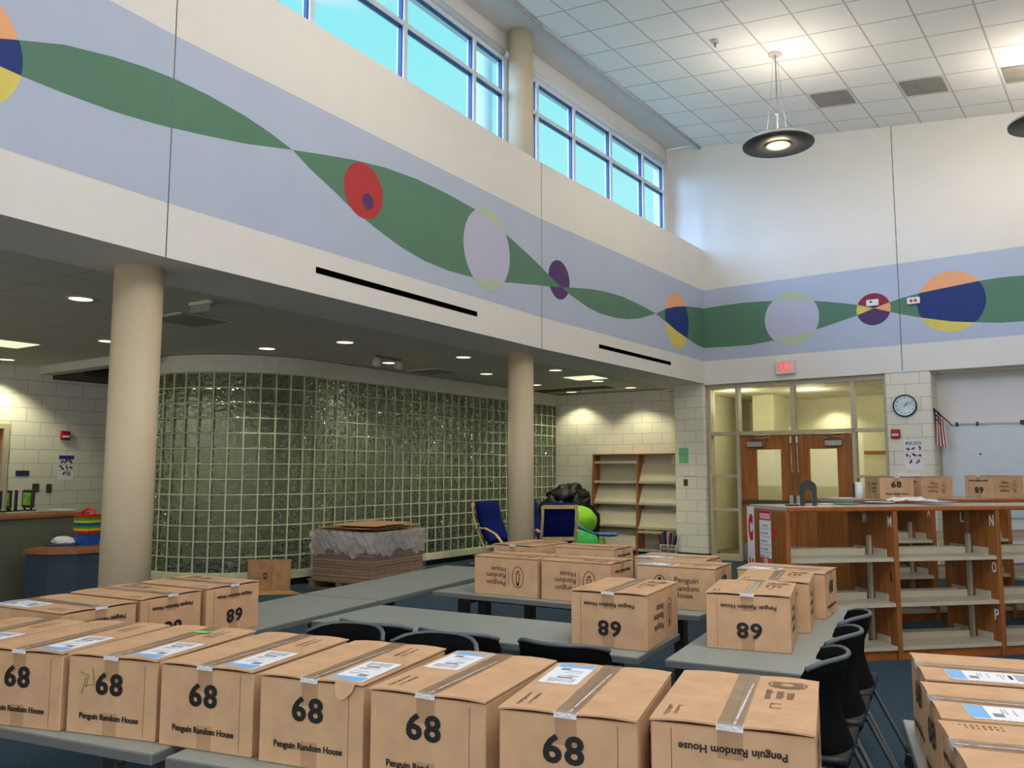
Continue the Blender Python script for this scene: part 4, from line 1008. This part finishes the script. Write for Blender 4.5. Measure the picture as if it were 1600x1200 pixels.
# ================================================================== library book cases
def island(x, y, ang, bays, label, letters, depth=.66, bw=.962, H=1.235):
    t = thing('library_bookcase', label, 'bookcase', T(x, y, 0, R(ang)))
    L = bays*bw
    mb = MB(); mb.box(0, L, .012, depth-.012, H-.03, H, 'counter_laminate'); ct = mb.build('counter_top', t, label='pale grey laminate top')
    mb = MB(); mb.box(-.005, L+.005, -.006, .012, H-.036, H+.001, 'case_edge', bev=.006); mb.box(-.005, L+.005, depth-.012, depth+.006, H-.036, H+.001, 'case_edge', bev=.006); mb.build('edge_band', ct)
    for k in range(bays+1):
        xx = k*bw; mb = MB()
        if k == 0: mb.box(-.02, .02, .0, depth, 0, H-.036, 'case_oak', bev=.004)
        else:
            mb.box(xx-.02, xx+.02, 0, depth/2-.02, 0, H-.036, 'case_oak', bev=.004); mb.box(xx-.02, xx+.02, depth/2+.02, depth, 0, H-.036, 'case_oak', bev=.004)
        p_ = mb.build('end_panel' if k in (0, bays) else 'divider', t)
        if k:
            mb = MB(); mb.box(xx-.045, xx-.02, depth/2-.02, depth/2+.02, .05, .98, 'shelf_metal'); mb.box(xx+.02, xx+.045, depth/2-.02, depth/2+.02, .05, .98, 'shelf_metal'); mb.build('metal_upright', p_)
    for k in range(bays):
        a_, b_ = k*bw+.022, (k+1)*bw-.022
        for z in (.82, .455, .11):
            for side in (0, 1):
                mb = MB(); f = lambda q: q if side == 0 else depth-q
                y0, y1 = sorted((f(.015), f(.275)))
                mb.box(a_, b_, y0, y1, z-.008, z, 'shelf_metal'); y0, y1 = sorted((f(.012), f(.020))); mb.box(a_, b_, y0, y1, z-.032, z, 'shelf_metal')
                y0, y1 = sorted((f(.270), f(.278))); mb.box(a_+.0, b_-.09, y0, y1, z, z+.055, 'shelf_metal')
                for e in (a_, b_-.012):
                    y0, y1 = sorted((f(.10), f(.27))); mb.box(e, e+.010, y0, y1, z, z+.06, 'shelf_metal')
                mb.build('shelf', t)
        for y0 in (.035, depth-.055):
            mb = MB(); mb.box(a_-.002, b_+.002, y0, y0+.02, 0, .075, 'case_edge'); mb.build('base_rail', t)
    mb = MB(); mb.box(.02, L-.02, depth/2-.006, depth/2+.006, .76, .80, 'shelf_metal'); mb.box(.02, L-.02, depth/2-.006, depth/2+.006, .40, .44, 'shelf_metal'); mb.build('cross_brace', t)
    for s_, k, z, yy, m_ in letters:
        xx = k*bw-.0215
        mb = MB(); mb.add(fit(s_, .05 if s_ != 'I' else .016, .09, .002), Matrix.Translation((xx, yy, z)) @ Matrix.Rotation(R(-90), 4, 'Z') @ FACE, m_); mb.build('letter_sticker', t, label='%s letter %s' % ('white' if m_ == 'paper' else 'black', s_))
    return t
isl = island(2.215, 6.74, 10.5, 4, 'long oak bookcase with empty cream shelves and signs on its end, nearer of two',
       [('M', 1, 1.11, .05, 'paper'), ('I', 1, .66, .06, 'ink'), ('N', 2, 1.11, .05, 'paper'), ('O', 2, .72, .05, 'paper'), ('P', 2, .33, .05, 'paper'), ('M', 1, 1.13, .40, 'paper'), ('L', 2, 1.12, .40, 'paper')])
isl2 = island(3.50, 8.55, 10.5, 4, 'second oak bookcase behind the first, shipping boxes on its top', [('A', 1, 1.10, .05, 'paper')], depth=.70, bw=.90)
# signs on the end panel (frame of the first island, face x = -0.02)
def endsign(name, label, y0, y1, z0, z1, m, extra):
    M = T(2.213, 6.74, 0, R(10.5)) @ Matrix.Translation((-.0215, (y0+y1)/2, (z0+z1)/2)) @ Matrix.Rotation(R(-90), 4, 'Z')
    t = thing(name, label, 'sign', M); w, h = (y1-y0)/2, (z1-z0)/2
    mb = MB(); mb.box(-w, w, -.0015, 0, -h, h, m); mb.build('sheet', t); mb = MB(); extra(mb, w, h); mb.build('print', t); return t
def ex1(mb, w, h):
    mb.add(fit('C', .085, .235, .009), Matrix.Translation((0, -.002, h-.18)) @ FACE, 'sign_red')
    mb.add(fit('H', .085, .235, .009), Matrix.Translation((0, -.002, h-.56)) @ FACE, 'sign_orange')
    mb.add(fit('A', .085, .235, .009), Matrix.Translation((0, -.002, h-.94)) @ FACE, 'sign_yellow')
endsign('letter_banner', 'tall white banner with big letters C and H on the bookcase end', .53, .66, .02, 1.22, 'paper', ex1)
def ex2(mb, w, h):
    mb.box(-w, w, -.0025, -.0015, h-.075, h, 'sign_red'); mb.box(-w, w, -.0025, -.0015, h-.45, h-.385, 'sign_orange'); mb.box(-w, w, -.0025, -.0015, h-.83, h-.765, 'sign_yellow')
    mb.box(-w*.85, w*.85, -.0032, -.0025, h-.062, h-.02, 'paper'); mb.add(fit('CONVERSATION', w*1.6, .03, .0008), Matrix.Translation((0, -.0036, h-.041)) @ FACE, 'sign_red')
    mb.box(-w*.3, w*.3, -.0032, -.0025, h-.44, h-.395, 'paper'); mb.add(fit('HELP', w*.5, .028, .0008), Matrix.Translation((0, -.0036, h-.418)) @ FACE, 'sign_orange')
    for k, z in enumerate((h-.12, h-.185, h-.25, h-.315, h-.375, h-.50, h-.565, h-.63, h-.695, h-.755)):
        mb.box(-w, w, -.0022, -.0015, z-.028, z-.0255, 'poster_navy')
        for q in range(6): 
            if random.random() < .8: mb.box(-w*.8+q*.022, -.8*w+q*.022+.016, -.0022, -.0015, z-.006, z+.006, 'label_grey')
endsign('rules_chart', 'white rules chart with red, orange and yellow headings on the bookcase end', .235, .435, .22, 1.19, 'paper', ex2)
def arrow(z, col, lb, up=False):
    M = T(2.213, 6.74, 0, R(10.5)) @ Matrix.Translation((-.0215, .185, z)) @ Matrix.Rotation(R(-90), 4, 'Z')
    mb = MB(); s_ = .045; pts = [(-s_, 0), (-.005, s_), (-.005, .018), (.035, .03), (.035, -.03), (-.005, -.018), (-.005, -s_)]
    if not up: pts = [(-s_, s_*.8), (.02, .02), (.04, .03), (.04, -.03), (.02, -.03), (-s_, -s_*.6)]
    mb.prism(pts, -.001, .001, col, M=FACE); o = mb.build('paper_arrow', matrix=M, label=lb, category='sign')
arrow(1.02, 'sign_red', 'small red paper arrow beside the rules chart'); arrow(.73, 'sign_orange', 'small orange paper arrow below the red one', True); arrow(.36, 'sign_yellow', 'yellow paper star low on the bookcase end', True)
# things on the island tops
IM = T(2.213, 6.74, 0, R(10.5)); H1 = 1.235
def isl_at(px, py): p = at(px, py, H1); return p
p = isl_at(1264, 789)
t = thing('arch_bookend', 'dark grey arch-shaped bookend standing on the nearer bookcase', 'bookend', T(p.x, p.y, H1, R(8)))
mb = MB(); n = 20; w_, hh = .073, .212
outr = [(w_*math.cos(math.pi*k/n), hh-w_*.85+w_*.85*math.sin(math.pi*k/n)) for k in range(n+1)]; outr = [(w_, 0)] + outr + [(-w_, 0)]
iw = .036; innr = [(iw*math.cos(math.pi*k/n), hh*.66-iw+iw*math.sin(math.pi*k/n)) for k in range(n+1)]; innr = [(iw, 0)] + innr + [(-iw, 0)]
vs = []
for yy in (-.006, .006): vs += [(x, yy, z) for x, z in outr] + [(x, yy, z) for x, z in innr]
m = len(outr); fs = []
for k in range(m-1): fs += [(k, k+1, m+k+1, m+k), (2*m+k+1, 2*m+k, 3*m+k, 3*m+k+1), (k+1, k, 2*m+k, 2*m+k+1), (m+k, m+k+1, 3*m+k+1, 3*m+k)]
fs += [(0, m, 3*m, 2*m), (m-1, 2*m-1, 4*m-1, 3*m-1)][0:2]
mb.raw(vs, fs, 'arch_grey'); mb.build('arch_plate', t); mb = MB(); mb.box(-.07, .07, -.006, .11, 0, .003, 'arch_grey'); mb.build('base_plate', t)
p = isl_at(1238, 789.5); mb = MB(); mb.box(-.055, .055, -.02, .02, 0, .012, 'plastic_black', bev=.003); mb.build('stapler', matrix=T(p.x, p.y, H1, R(5)), label='flat black object on the bookcase left of the arch bookend', category='desk item')
# loose paper heap
rr = random.Random(3); 
for i, (px, py, lb, m_) in enumerate(((1290, 786, 'yellowish sheet right of the arch bookend', 'sign_yellow'), (1320, 786, 'pale green sheet lying on the nearer bookcase', 'paper_green'), (1352, 785, 'dark folded leaflet on the nearer bookcase', 'poster_navy'), (1375, 785, 'white sheet between the leaflet and the paper heap', 'paper'), (1402, 784, 'white crumpled sheet, left side of the paper heap', 'paper'), (1420, 783, 'white crumpled sheet, top of the paper heap', 'paper'), (1440, 785, 'white crumpled sheet, right side of the paper heap', 'paper'), (1465, 787, 'white sheet at the right end of the papers', 'paper'))):
    p = isl_at(px, py+1); mb = MB(); gr = []
    hgt = .004 if i < 4 or i == 7 else .05
    for a_ in range(7):
        gr.append([Vector((-.12+.24*a_/6, -.10+.2*b_/6, .003+hgt*rr.random()*(1-abs(b_-3)/4)*(1-abs(a_-3)/5))) for b_ in range(7)])
    mb.sheet([g[::-1] for g in gr][::-1] if False else gr, 'paper' if m_ == 'sign_yellow' else m_, th=.001)
    mb.build('loose_paper', matrix=T(p.x, p.y, H1+.001+.004*i, R(rr.uniform(-40, 40))), label=lb, category='paper')
# boxes on the far bookcase
def flat_box(px, py, face, ang, kind, label):
    p = at(px, py, H1); carton(kind, None, p.x, p.y, ang, face, label, 'boxes on the far bookcase', z=H1)
def fb(px, Y): q = ray(px, 778); k = Y/q.y; return q.x*k, Y
x_, y_ = fb(1376, 8.78); carton('U', None, x_, y_, -5, 'short', 'upright 68 box on the far bookcase, left one', 'boxes on the far bookcase', z=H1, sc=(1, 1, .97))
x_, y_ = fb(1441, 8.92); carton('I', None, x_, y_, 22, 'long', 'upside-down logo box on the far bookcase, just right of the 68 one', 'boxes on the far bookcase', z=H1, sc=(1, .97, .97))
x_, y_ = fb(1553, 8.98); carton('I', None, x_, y_, 22, 'long', 'box on the far bookcase cut by the right edge of the view', 'boxes on the far bookcase', z=H1, sc=(1, 1, 1.02))
p = at(1333, 779, H1)
t = thing('sanitizer_bottle', 'white tag holder with black side on the far bookcase', 'bottle', T(3.66, 8.82, H1, R(-20)))
mb = MB(); mb.lathe([(.045, 0), (.048, .10), (.040, .16), (.03, .175)], 'white_plastic', 20); mb.build('tub', t); mb = MB(); mb.box(-.055, -.04, -.03, .03, .02, .16, 'plastic_black', bev=.005); mb.build('clip', t)
mb = MB(); mb.box(-.15, .15, -.1, .1, 0, .006, 'paper'); mb.build('paper_pile', matrix=T(3.60, 9.05, H1, R(20)), label='white paper lying on the left end of the far bookcase', category='paper')
# ================================================================== display shelves by the back wall
tL = on(925, 790, GA, GB, -.36)[0]; tM = tL+.92
t = thing('display_shelving', 'tall oak display unit with slanted cream shelves against the back wall', 'shelving', BF @ Matrix.Translation((tL, -.37, 0)))
HH = 1.82
for k in range(3):
    mb = MB(); xx = k*.93; mb.prism([(0, 0), (.36, 0), (.36, HH), (.10, HH)], xx-.018, xx+.018, 'case_oak', M=Matrix(((0, 0, 1, 0), (1, 0, 0, 0), (0, 1, 0, 0), (0, 0, 0, 1)))); mb.build('side_panel', t)
mb = MB(); mb.box(-.018, 1.88, .09, .36, HH, HH+.025, 'case_edge'); mb.build('top_board', t)
mb = MB(); mb.box(0, 1.86, .34, .355, .05, HH, 'shelf_metal'); mb.build('back_panel', t)
fy = lambda z: .10*z/HH
for k, levels in ((0, ((1.68, 0), (1.31, 0), (.92, 1), (.50, 1), (.09, 1))), (1, ((1.31, 1), (.91, 1), (.47, 1), (.40, 0), (.07, 0)))):
    for z, sl in levels:
        x0, x1 = k*.93+.022, (k+1)*.93-.022; mb = MB(); y0 = fy(z)+.01
        mb.box(x0, x1, y0, y0+(.24 if not sl else .05), z-.01, z, 'shelf_metal'); mb.box(x0, x1, y0, y0+.008, z-.02, z+.03, 'shelf_metal')
        if sl: mb.raw([(x0, y0+.012, z), (x1, y0+.012, z), (x1-.0, y0+.20, z+.34), (x0+.0, y0+.20, z+.34), (x0, y0+.02, z-.005), (x1, y0+.02, z-.005), (x1, y0+.208, z+.335), (x0, y0+.208, z+.335)], [(0, 1, 2, 3), (7, 6, 5, 4), (0, 3, 7, 4), (1, 5, 6, 2), (3, 2, 6, 7)], 'shelf_metal')
        mb.build('slanted_shelf' if sl else 'flat_shelf', t)
# wire basket with magazines
t = thing('wire_basket', 'grey wire basket on the floor full of rolled magazines, before the display unit', 'basket', BF @ Matrix.Translation((tL+1.66, -.55, 0)))
mb = MB()
for z in (0.01, .08, .15, .22): mb.tube([(-.13-.1*z, -.09-.1*z, z), (.13+.1*z, -.09-.1*z, z), (.13+.1*z, .09+.1*z, z), (-.13-.1*z, .09+.1*z, z), (-.13-.1*z, -.09-.1*z, z)], .006, 'pendant_rim', 5)
for i in range(11):
    x = -.13+.026*i; mb.tube([(x, -.09, 0), (x*1.08, -.112, .22)], .0035, 'pendant_rim', 4); mb.tube([(x, .09, 0), (x*1.08, .112, .22)], .0035, 'pendant_rim', 4)
for i in range(7):
    y = -.09+.03*i; mb.tube([(-.13, y, 0), (-.152, y*1.1, .22)], .0035, 'pendant_rim', 4); mb.tube([(.13, y, 0), (.152, y*1.1, .22)], .0035, 'pendant_rim', 4)
mb.build('wire_frame', t)
bm_ = t.matrix_basis.copy()
for i in range(8):
    mb = MB(); mb.box(-.004-.003*(i % 3), .004, -.06, .06, .012, .40+.03*(i % 3), ('poster_red', 'label_grey', 'poster_navy', 'paper')[i % 4])
    o = mb.build('magazine', matrix=bm_ @ Matrix.Translation((-.10+.028*i, 0, 0)) @ Matrix.Rotation(R(-14+4*i), 4, 'Y'), label='magazine standing in the grey wire basket', category='magazine', group='magazines in the wire basket')
# ================================================================== lounge corner
def make_lounge():
    t = thing('lounge_chair', 'x', 'armchair')          # faces +x
    for s_ in (-1, 1):
        y = s_*.27
        mb = MB(); mb.tube([(-.36, y, .98), (-.34, y, .80), (-.24, y, .55), (-.12, y, .34), (-.02, y, .27), (.12, y, .30), (.30, y, .36), (.38, y, .34)], .02, 'bent_wood', flat=(.02, .011)); mb.build('seat_frame', t)
        mb = MB(); mb.tube([(-.36, y*1.15, .02), (-.10, y*1.15, .02), (.25, y*1.15, .02), (.38, y*1.15, .08), (.42, y*1.15, .22), (.36, y*1.15, .38), (.20, y*1.15, .52), (-.02, y*1.15, .60), (-.30, y*1.15, .585)], .02, 'bent_wood', flat=(.024, .012)); mb.build('arm', t)
    mb = MB()
    for x, z in ((-.385, .97), (-.20, .47), (.02, .27), (.30, .34)): mb.box(x-.012, x+.012, -.27, .27, z-.03, z+.03, 'bent_wood')
    mb.build('slats', t)
    P = [(-.33, 1.00), (-.315, .93), (-.30, .84), (-.275, .76), (-.255, .72), (-.22, .63), (-.16, .50), (-.09, .40), (-.01, .345), (.08, .345), (.20, .38), (.32, .42), (.40, .40)]
    B = [0, .05, .06, .05, .02, .045, .05, .05, .04, .045, .05, .05, 0]
    rows = []
    for i, (x, z) in enumerate(P):
        a_ = Vector(P[max(0, i-1)]); b_ = Vector(P[min(len(P)-1, i+1)]); d = (b_-a_).normalized(); n_ = Vector((-d.y, d.x))
        if n_.x < 0 and i < 7: n_ = -n_
        if i >= 7 and n_.y < 0: n_ = -n_
        rows.append([Vector((x+n_.x*B[i]*(1-abs(j/4-1)**4*.6)*.6, -.25+.5*j/8, z+n_.y*B[i]*(1-abs(j/4-1)**4*.6)*.6)) for j in range(9)])
    mb = MB(); mb.sheet(rows, 'blue_fabric', th=.06); mb.build('cushion', t)
    return t
lg = make_lounge()
lg.matrix_basis = T(-.20, 13.75, 0, R(-42)); lg['label'] = 'blue cushioned bentwood armchair left of the middle column, nearer one'; lg['group'] = 'blue bentwood armchairs'
copy_tree(lg, T(.42, 14.35, 0, R(-48)), 'blue cushioned bentwood armchair half hidden behind the middle column', 'blue bentwood armchairs')
copy_tree(lg, T(.70, 13.3, 0, R(97)), 'bentwood armchair seen from behind, navy back with wooden bar, right of the column', 'blue bentwood armchairs')
def blob(name, x, y, z, sx_, sy_, sz_, m, label, cat, seed, amp=.12, freq=2.2, parts=None):
    rr = random.Random(seed); ph = [(rr.uniform(-freq*2, freq*2), rr.uniform(-freq*2, freq*2), rr.uniform(-freq*2, freq*2), rr.uniform(0, 6)) for _ in range(14)]
    mb = MB(); rows = []; nu, nv = 36, 20
    for i in range(nv+1):
        th_ = math.pi*i/nv; row = []
        for j in range(nu):
            a_ = 2*math.pi*j/nu; v = Vector((math.sin(th_)*math.cos(a_), math.sin(th_)*math.sin(a_), math.cos(th_)))
            d = 1+amp*sum(abs(math.sin(p[0]*v.x+p[1]*v.y+p[2]*v.z+p[3]))-.6 for p in ph)/4
            q = Vector((v.x*sx_*d, v.y*sy_*d, v.z*sz_*d)); q.z = max(q.z, -sz_*.8); row.append(q)
        rows.append(row)
    vs = [p for r_ in rows for p in r_]; fs = [(i*nu+j, i*nu+(j+1) % nu, (i+1)*nu+(j+1) % nu, (i+1)*nu+j)[::-1] for i in range(nv) for j in range(nu)]
    mb.raw(vs, fs, m, True); o = mb.build(name, matrix=T(x, y, z), label=label, category=cat); return o
blob('trash_bag', .78, 15.30, .46, .38, .38, .57, 'bag_black', 'big black trash bag in the corner by the glass blocks, left of the pile', 'bag', 4, .35)
blob('trash_bag', 1.24, 15.5, .50, .34, .34, .62, 'bag_black', 'black trash bag piled against the display unit', 'bag', 9, .4)
blob('trash_bag', 1.05, 15.50, 1.02, .33, .30, .24, 'bag_black', 'black trash bag heaped on top of the pile', 'bag', 12, .45)
blob('floor_cushion', 1.12, 14.6, .66, .36, .30, .26, 'lime', 'lime green floor cushion on top of the green one', 'cushion', 3, .06)
blob('floor_cushion', 1.14, 14.5, .26, .36, .30, .30, 'green', 'green floor cushion under the lime one', 'cushion', 5, .05)
t = thing('floor_rocker', 'blue curved floor rocker seat before the display shelves', 'seat', T(1.27, 13.75, .43, R(-20)))
mb = MB(); rows = []
for i in range(13):
    v = i/12; x = -.40+.85*v; z = .02+.26*(1-v)**2.2 + .05*max(0, v-.75)*4*.4; hw = .21*math.sin(math.pi*min(1, .12+.88*(1-abs(2*v-1)**3)))**.6
    rows.append([Vector((x, hw*(j/4-1), z+.03*(j/4-1)**2)) for j in range(9)])
mb.sheet(rows, 'rocker_blue', th=.03); mb.build('seat_shell', t); mb = MB(); mb.tube([(-.30, 0, .06), (-.28, 0, -.20), (-.1, 0, -.38), (.15, 0, -.38), (.25, 0, -.15), (.2, 0, -.0)], .045, 'lime'); mb.build('rocker_base', t)
# ================================================================== pallet with shrink-wrapped flat boxes
PM = T(-1.76, 10.62, 0, R(60))                       # x along the right face, y to the left face
t = thing('pallet', 'wooden pallet under the shrink-wrapped stack', 'pallet', PM)
mb = MB()
for y in (0, .47, .93): mb.box(-.04, 1.16, y, y+.09, .015, .095, 'pallet_wood')
mb.build('stringers', t); mb = MB()
for k in range(8): mb.box(-.04+k*.155, .06+k*.155, -.03, 1.06, .095, .112, 'pallet_wood')
for k in (0, .55, 1.08): mb.box(-.04+k, .06+k, -.03, 1.06, 0, .015, 'pallet_wood')
mb.build('deck_boards', t)
t = thing('carton_stack', 'shrink-wrapped stack of flattened cartons on the pallet by the glass block wall', 'stack', PM @ Matrix.Translation((0, 0, .112)))
mb = MB(); rr = random.Random(2); z = 0
while z < .60:
    dz = rr.uniform(.010, .020); o1 = rr.uniform(0, .02); o2 = rr.uniform(0, .02); mb.box(o1, 1.08+o2, o2, 1.0+o1, z, z+dz-.002, rr.choice(('cardboard_dark', 'cardboard_dark', 'cardboard_edge'))); z += dz
so = mb.build('flattened_cartons', t, kind='stuff')
def film_grid(z0f, z1f, seed, wav):
    rr = random.Random(seed); P = [(-.015, 1.03), (-.015, -.015), (1.12, -.015), (1.12, 1.03)]
    pts = []; N = 26
    for (a_, b_) in zip(P, P[1:]):
        for k in range(N): u = k/N; pts.append((a_[0]+(b_[0]-a_[0])*u, a_[1]+(b_[1]-a_[1])*u))
    pts.append(P[-1]); rows = []
    for i in range(9):
        v = i/8; row = []
        for k, (x, y) in enumerate(pts):
            z0, z1 = z0f(k), z1f(k); cx, cy = x-.55, y-.5; L_ = math.hypot(cx, cy)
            w_ = wav*math.sin(k*1.9+i*1.3+rr.uniform(-.7, .7)); row.append(Vector((x+cx/L_*w_, y+cy/L_*w_, z0+(z1-z0)*v)))
        rows.append(row)
    return rows
mb = MB(); mb.sheet(film_grid(lambda k: .0, lambda k: .60, 1, .006), 'shrink_film'); mb.build('shrink_wrap', t)
mb = MB()
hang = lambda k: .60 - .06 - .20*abs(math.sin(k*.21+.9))**1.3 - .05*abs(math.sin(k*.77))
mb.sheet(film_grid(hang, lambda k: .63, 5, .018), 'torn_film'); mb.sheet(film_grid(lambda k: hang(k+6)+.04, lambda k: .635, 6, .024), 'torn_film'); mb.build('torn_film', t)
sheets = [(0.02, .05, 1.08, .62, 2), (.0, .42, 1.0, .6, -3), (.08, .0, .95, .95, 3), (-.06, .06, 1.05, .80, -5), (.30, .04, .72, .7, 6), (.02, -.02, .8, .75, 1)]
for i, (x, y, w_, d_, a_) in enumerate(sheets):
    mb = MB(); gr = []
    for u in range(7): gr.append([Vector((w_*u/6, d_*v/4, .003*math.sin(u*1.3+i)+(.014*(u/6)**2 if i % 2 else -.010*(u/6)**2))) for v in range(5)])
    mb.sheet(gr, 'cardboard_dark', th=.006, sm=False)
    mb.build('flattened_carton', matrix=PM @ Matrix.Translation((x, y, .735+.0165*i)) @ Matrix.Rotation(R(a_), 4, 'Z'), label='loose flattened carton lying on top of the shrink-wrapped stack', category='carton', group='loose cartons on the stack')
# opened carton leaning against the glass wall
t = thing('opened_carton', 'opened flat carton on the floor leaning at the glass block curve, printed 63 sideways', 'carton', T(-3.36, 10.72, 0, R(4)))
mb = MB(); mb.box(0, .54, 0, .005, 0, .40, 'cardboard_dark', M=Matrix.Rotation(R(-8), 4, 'X')); mb.box(.30, .304, -.0015, 0, .05, .33, 'cardboard_edge', M=Matrix.Rotation(R(-8), 4, 'X')); mb.build('upright_panel', t)
mb = MB(); mb.raw([(-.02, 0, .004), (.56, 0, .004), (.74, -.30, .004), (.05, -.42, .006), (-.02, 0, .010), (.56, 0, .010), (.74, -.30, .010), (.05, -.42, .012)], [(3, 2, 1, 0), (4, 5, 6, 7), (0, 1, 5, 4), (1, 2, 6, 5), (2, 3, 7, 6), (3, 0, 4, 7)], 'cardboard_dark'); mb.build('floor_panel', t)
mb = MB(); mb.add(fit('63', .085, .05, .003), Matrix.Rotation(R(-8), 4, 'X') @ Matrix.Translation((.22, -.003, .19)) @ FACE @ Matrix.Rotation(R(90), 4, 'Z'), 'ink'); mb.build('number_print', t)
# ================================================================== circulation desk at left
t = thing('circulation_counter', 'high sage green counter with wooden top at the far left', 'counter')
A_, B_ = V2(-5.55, 7.05), V2(-4.66, 9.22); KF = frame(A_, B_); KL = (B_-A_).length
mb = MB(); mb.box(0, KL, 0.05, .45, 0, 1.035, 'laminate_sage'); mb.build('body', t, KF); mb = MB(); mb.box(-.02, KL+.03, 0.0, .52, 1.035, 1.07, 'desk_edge', bev=.004); mb.build('top', t, KF)
t = thing('low_desk', 'low desk with curved wooden top and blue front in front of the counter', 'desk')
poly = [(-4.78, 8.60), (-4.74, 8.16), (-4.45, 8.07), (-4.20, 8.14), (-4.05, 8.32), (-4.12, 8.75), (-4.25, 9.15), (-4.60, 9.15)]
shr = [(-4.46+(x+4.46)*.93, 8.6+(y-8.6)*.93) for x, y in poly]
mb = MB(); mb.prism(shr, 0, .72, 'desk_blue'); mb.build('body', t); mb = MB(); mb.prism(poly, .72, .76, 'desk_edge'); mb.build('top', t)
cols_ = ['basket_blue', 'basket_red', 'basket_yellow', 'basket_green', 'basket_blue', 'basket_yellow', 'basket_green', 'basket_red']
for i, c in enumerate(cols_):
    t = thing('book_caddy', '%s plastic caddy, number %s from the bottom of the stack on the low desk' % (c[7:], ('one', 'two', 'three', 'four', 'five', 'six', 'seven', 'eight')[i]), 'basket', T(-4.40, 8.72, .7605+.027*i, R(-20)), 'stacked plastic caddies')
    mb = MB(); z = .12
    for (r0_, z0, r1_, z1) in ((.075, 0, .095, .115), (.095, .115, .105, .12)):
        a4 = [(-r0_, -r0_, z0), (r0_, -r0_, z0), (r0_, r0_, z0), (-r0_, r0_, z0)]; b4 = [(-r1_, -r1_, z1), (r1_, -r1_, z1), (r1_, r1_, z1), (-r1_, r1_, z1)]
        mb.raw(a4+b4, [(0, 1, 5, 4), (1, 2, 6, 5), (2, 3, 7, 6), (3, 0, 4, 7)] + ([(3, 2, 1, 0)] if z0 == 0 else []), c)
    mb.build('tub', t)
    if i == len(cols_)-1: mb = MB(); mb.tube([(-.09, 0, .11), (-.07, 0, .16), (0, 0, .18), (.07, 0, .16), (.09, 0, .11)], .014, c); mb.build('handle', t)
blob('plastic_bag', -4.62, 8.68, .80, .11, .09, .045, 'paper', 'crumpled white plastic bag on the low desk', 'bag', 8, .3)
mb = MB(); mb.box(-.14, .14, -.10, .10, 0, .018, 'poster_navy', bev=.003); mb.build('folder_pile', matrix=T(-4.60, 8.62, .7605, R(15)), label='dark folder under the crumpled bag on the low desk', category='folder')
for i, (px, w_, lb) in enumerate(((7, .085, 'at the left edge of the view'), (24, .055, 'second from the left'), (34.5, .03, 'thin one, third from the left'), (54, .185, 'widest, with a bright green picture'))):
    p = at(px, 803 - px*.05, 1.07); t = thing('display_stand', 'black framed display on the counter, ' + lb, 'display', T(p.x-.12, p.y+.08, 1.07, R(-25)), 'black displays on the counter')
    mb = MB(); mb.box(-w_/2, w_/2, -.015, .015, .035, .235, 'plastic_black', bev=.006)
    for s_ in (-.3, .3): mb.box(w_*s_-.008, w_*s_+.008, -.05, .05, 0, .012, 'plastic_black'); mb.box(w_*s_-.006, w_*s_+.006, -.01, .01, .01, .04, 'plastic_black')
    mb.build('frame', t)
    if w_ > .04: mb = MB(); mb.box(-w_*.36, w_*.36, -.0165, -.0145, .065, .205, 'led_green'); mb.build('picture', t)
p = at(107, 799, 1.07); mb = MB(); mb.box(-.13, .13, -.08, .08, 0, .012, 'paper', bev=.002); mb.build('paper_pad', matrix=T(p.x-.1, p.y+.05, 1.0705, R(-20)), label='white paper pad on the high counter beside the caddies', category='paper')
# white flue outside the windows
mb = MB(); q = ray(753, 130); k = 12.6/q.y; mb.lathe([(.16, 3.2), (.16, 9.0)], 'white_metal', 24); mb.build('outside_flue', matrix=T(q.x*k, q.y*k), label='white round flue standing outside the high windows', category='flue')
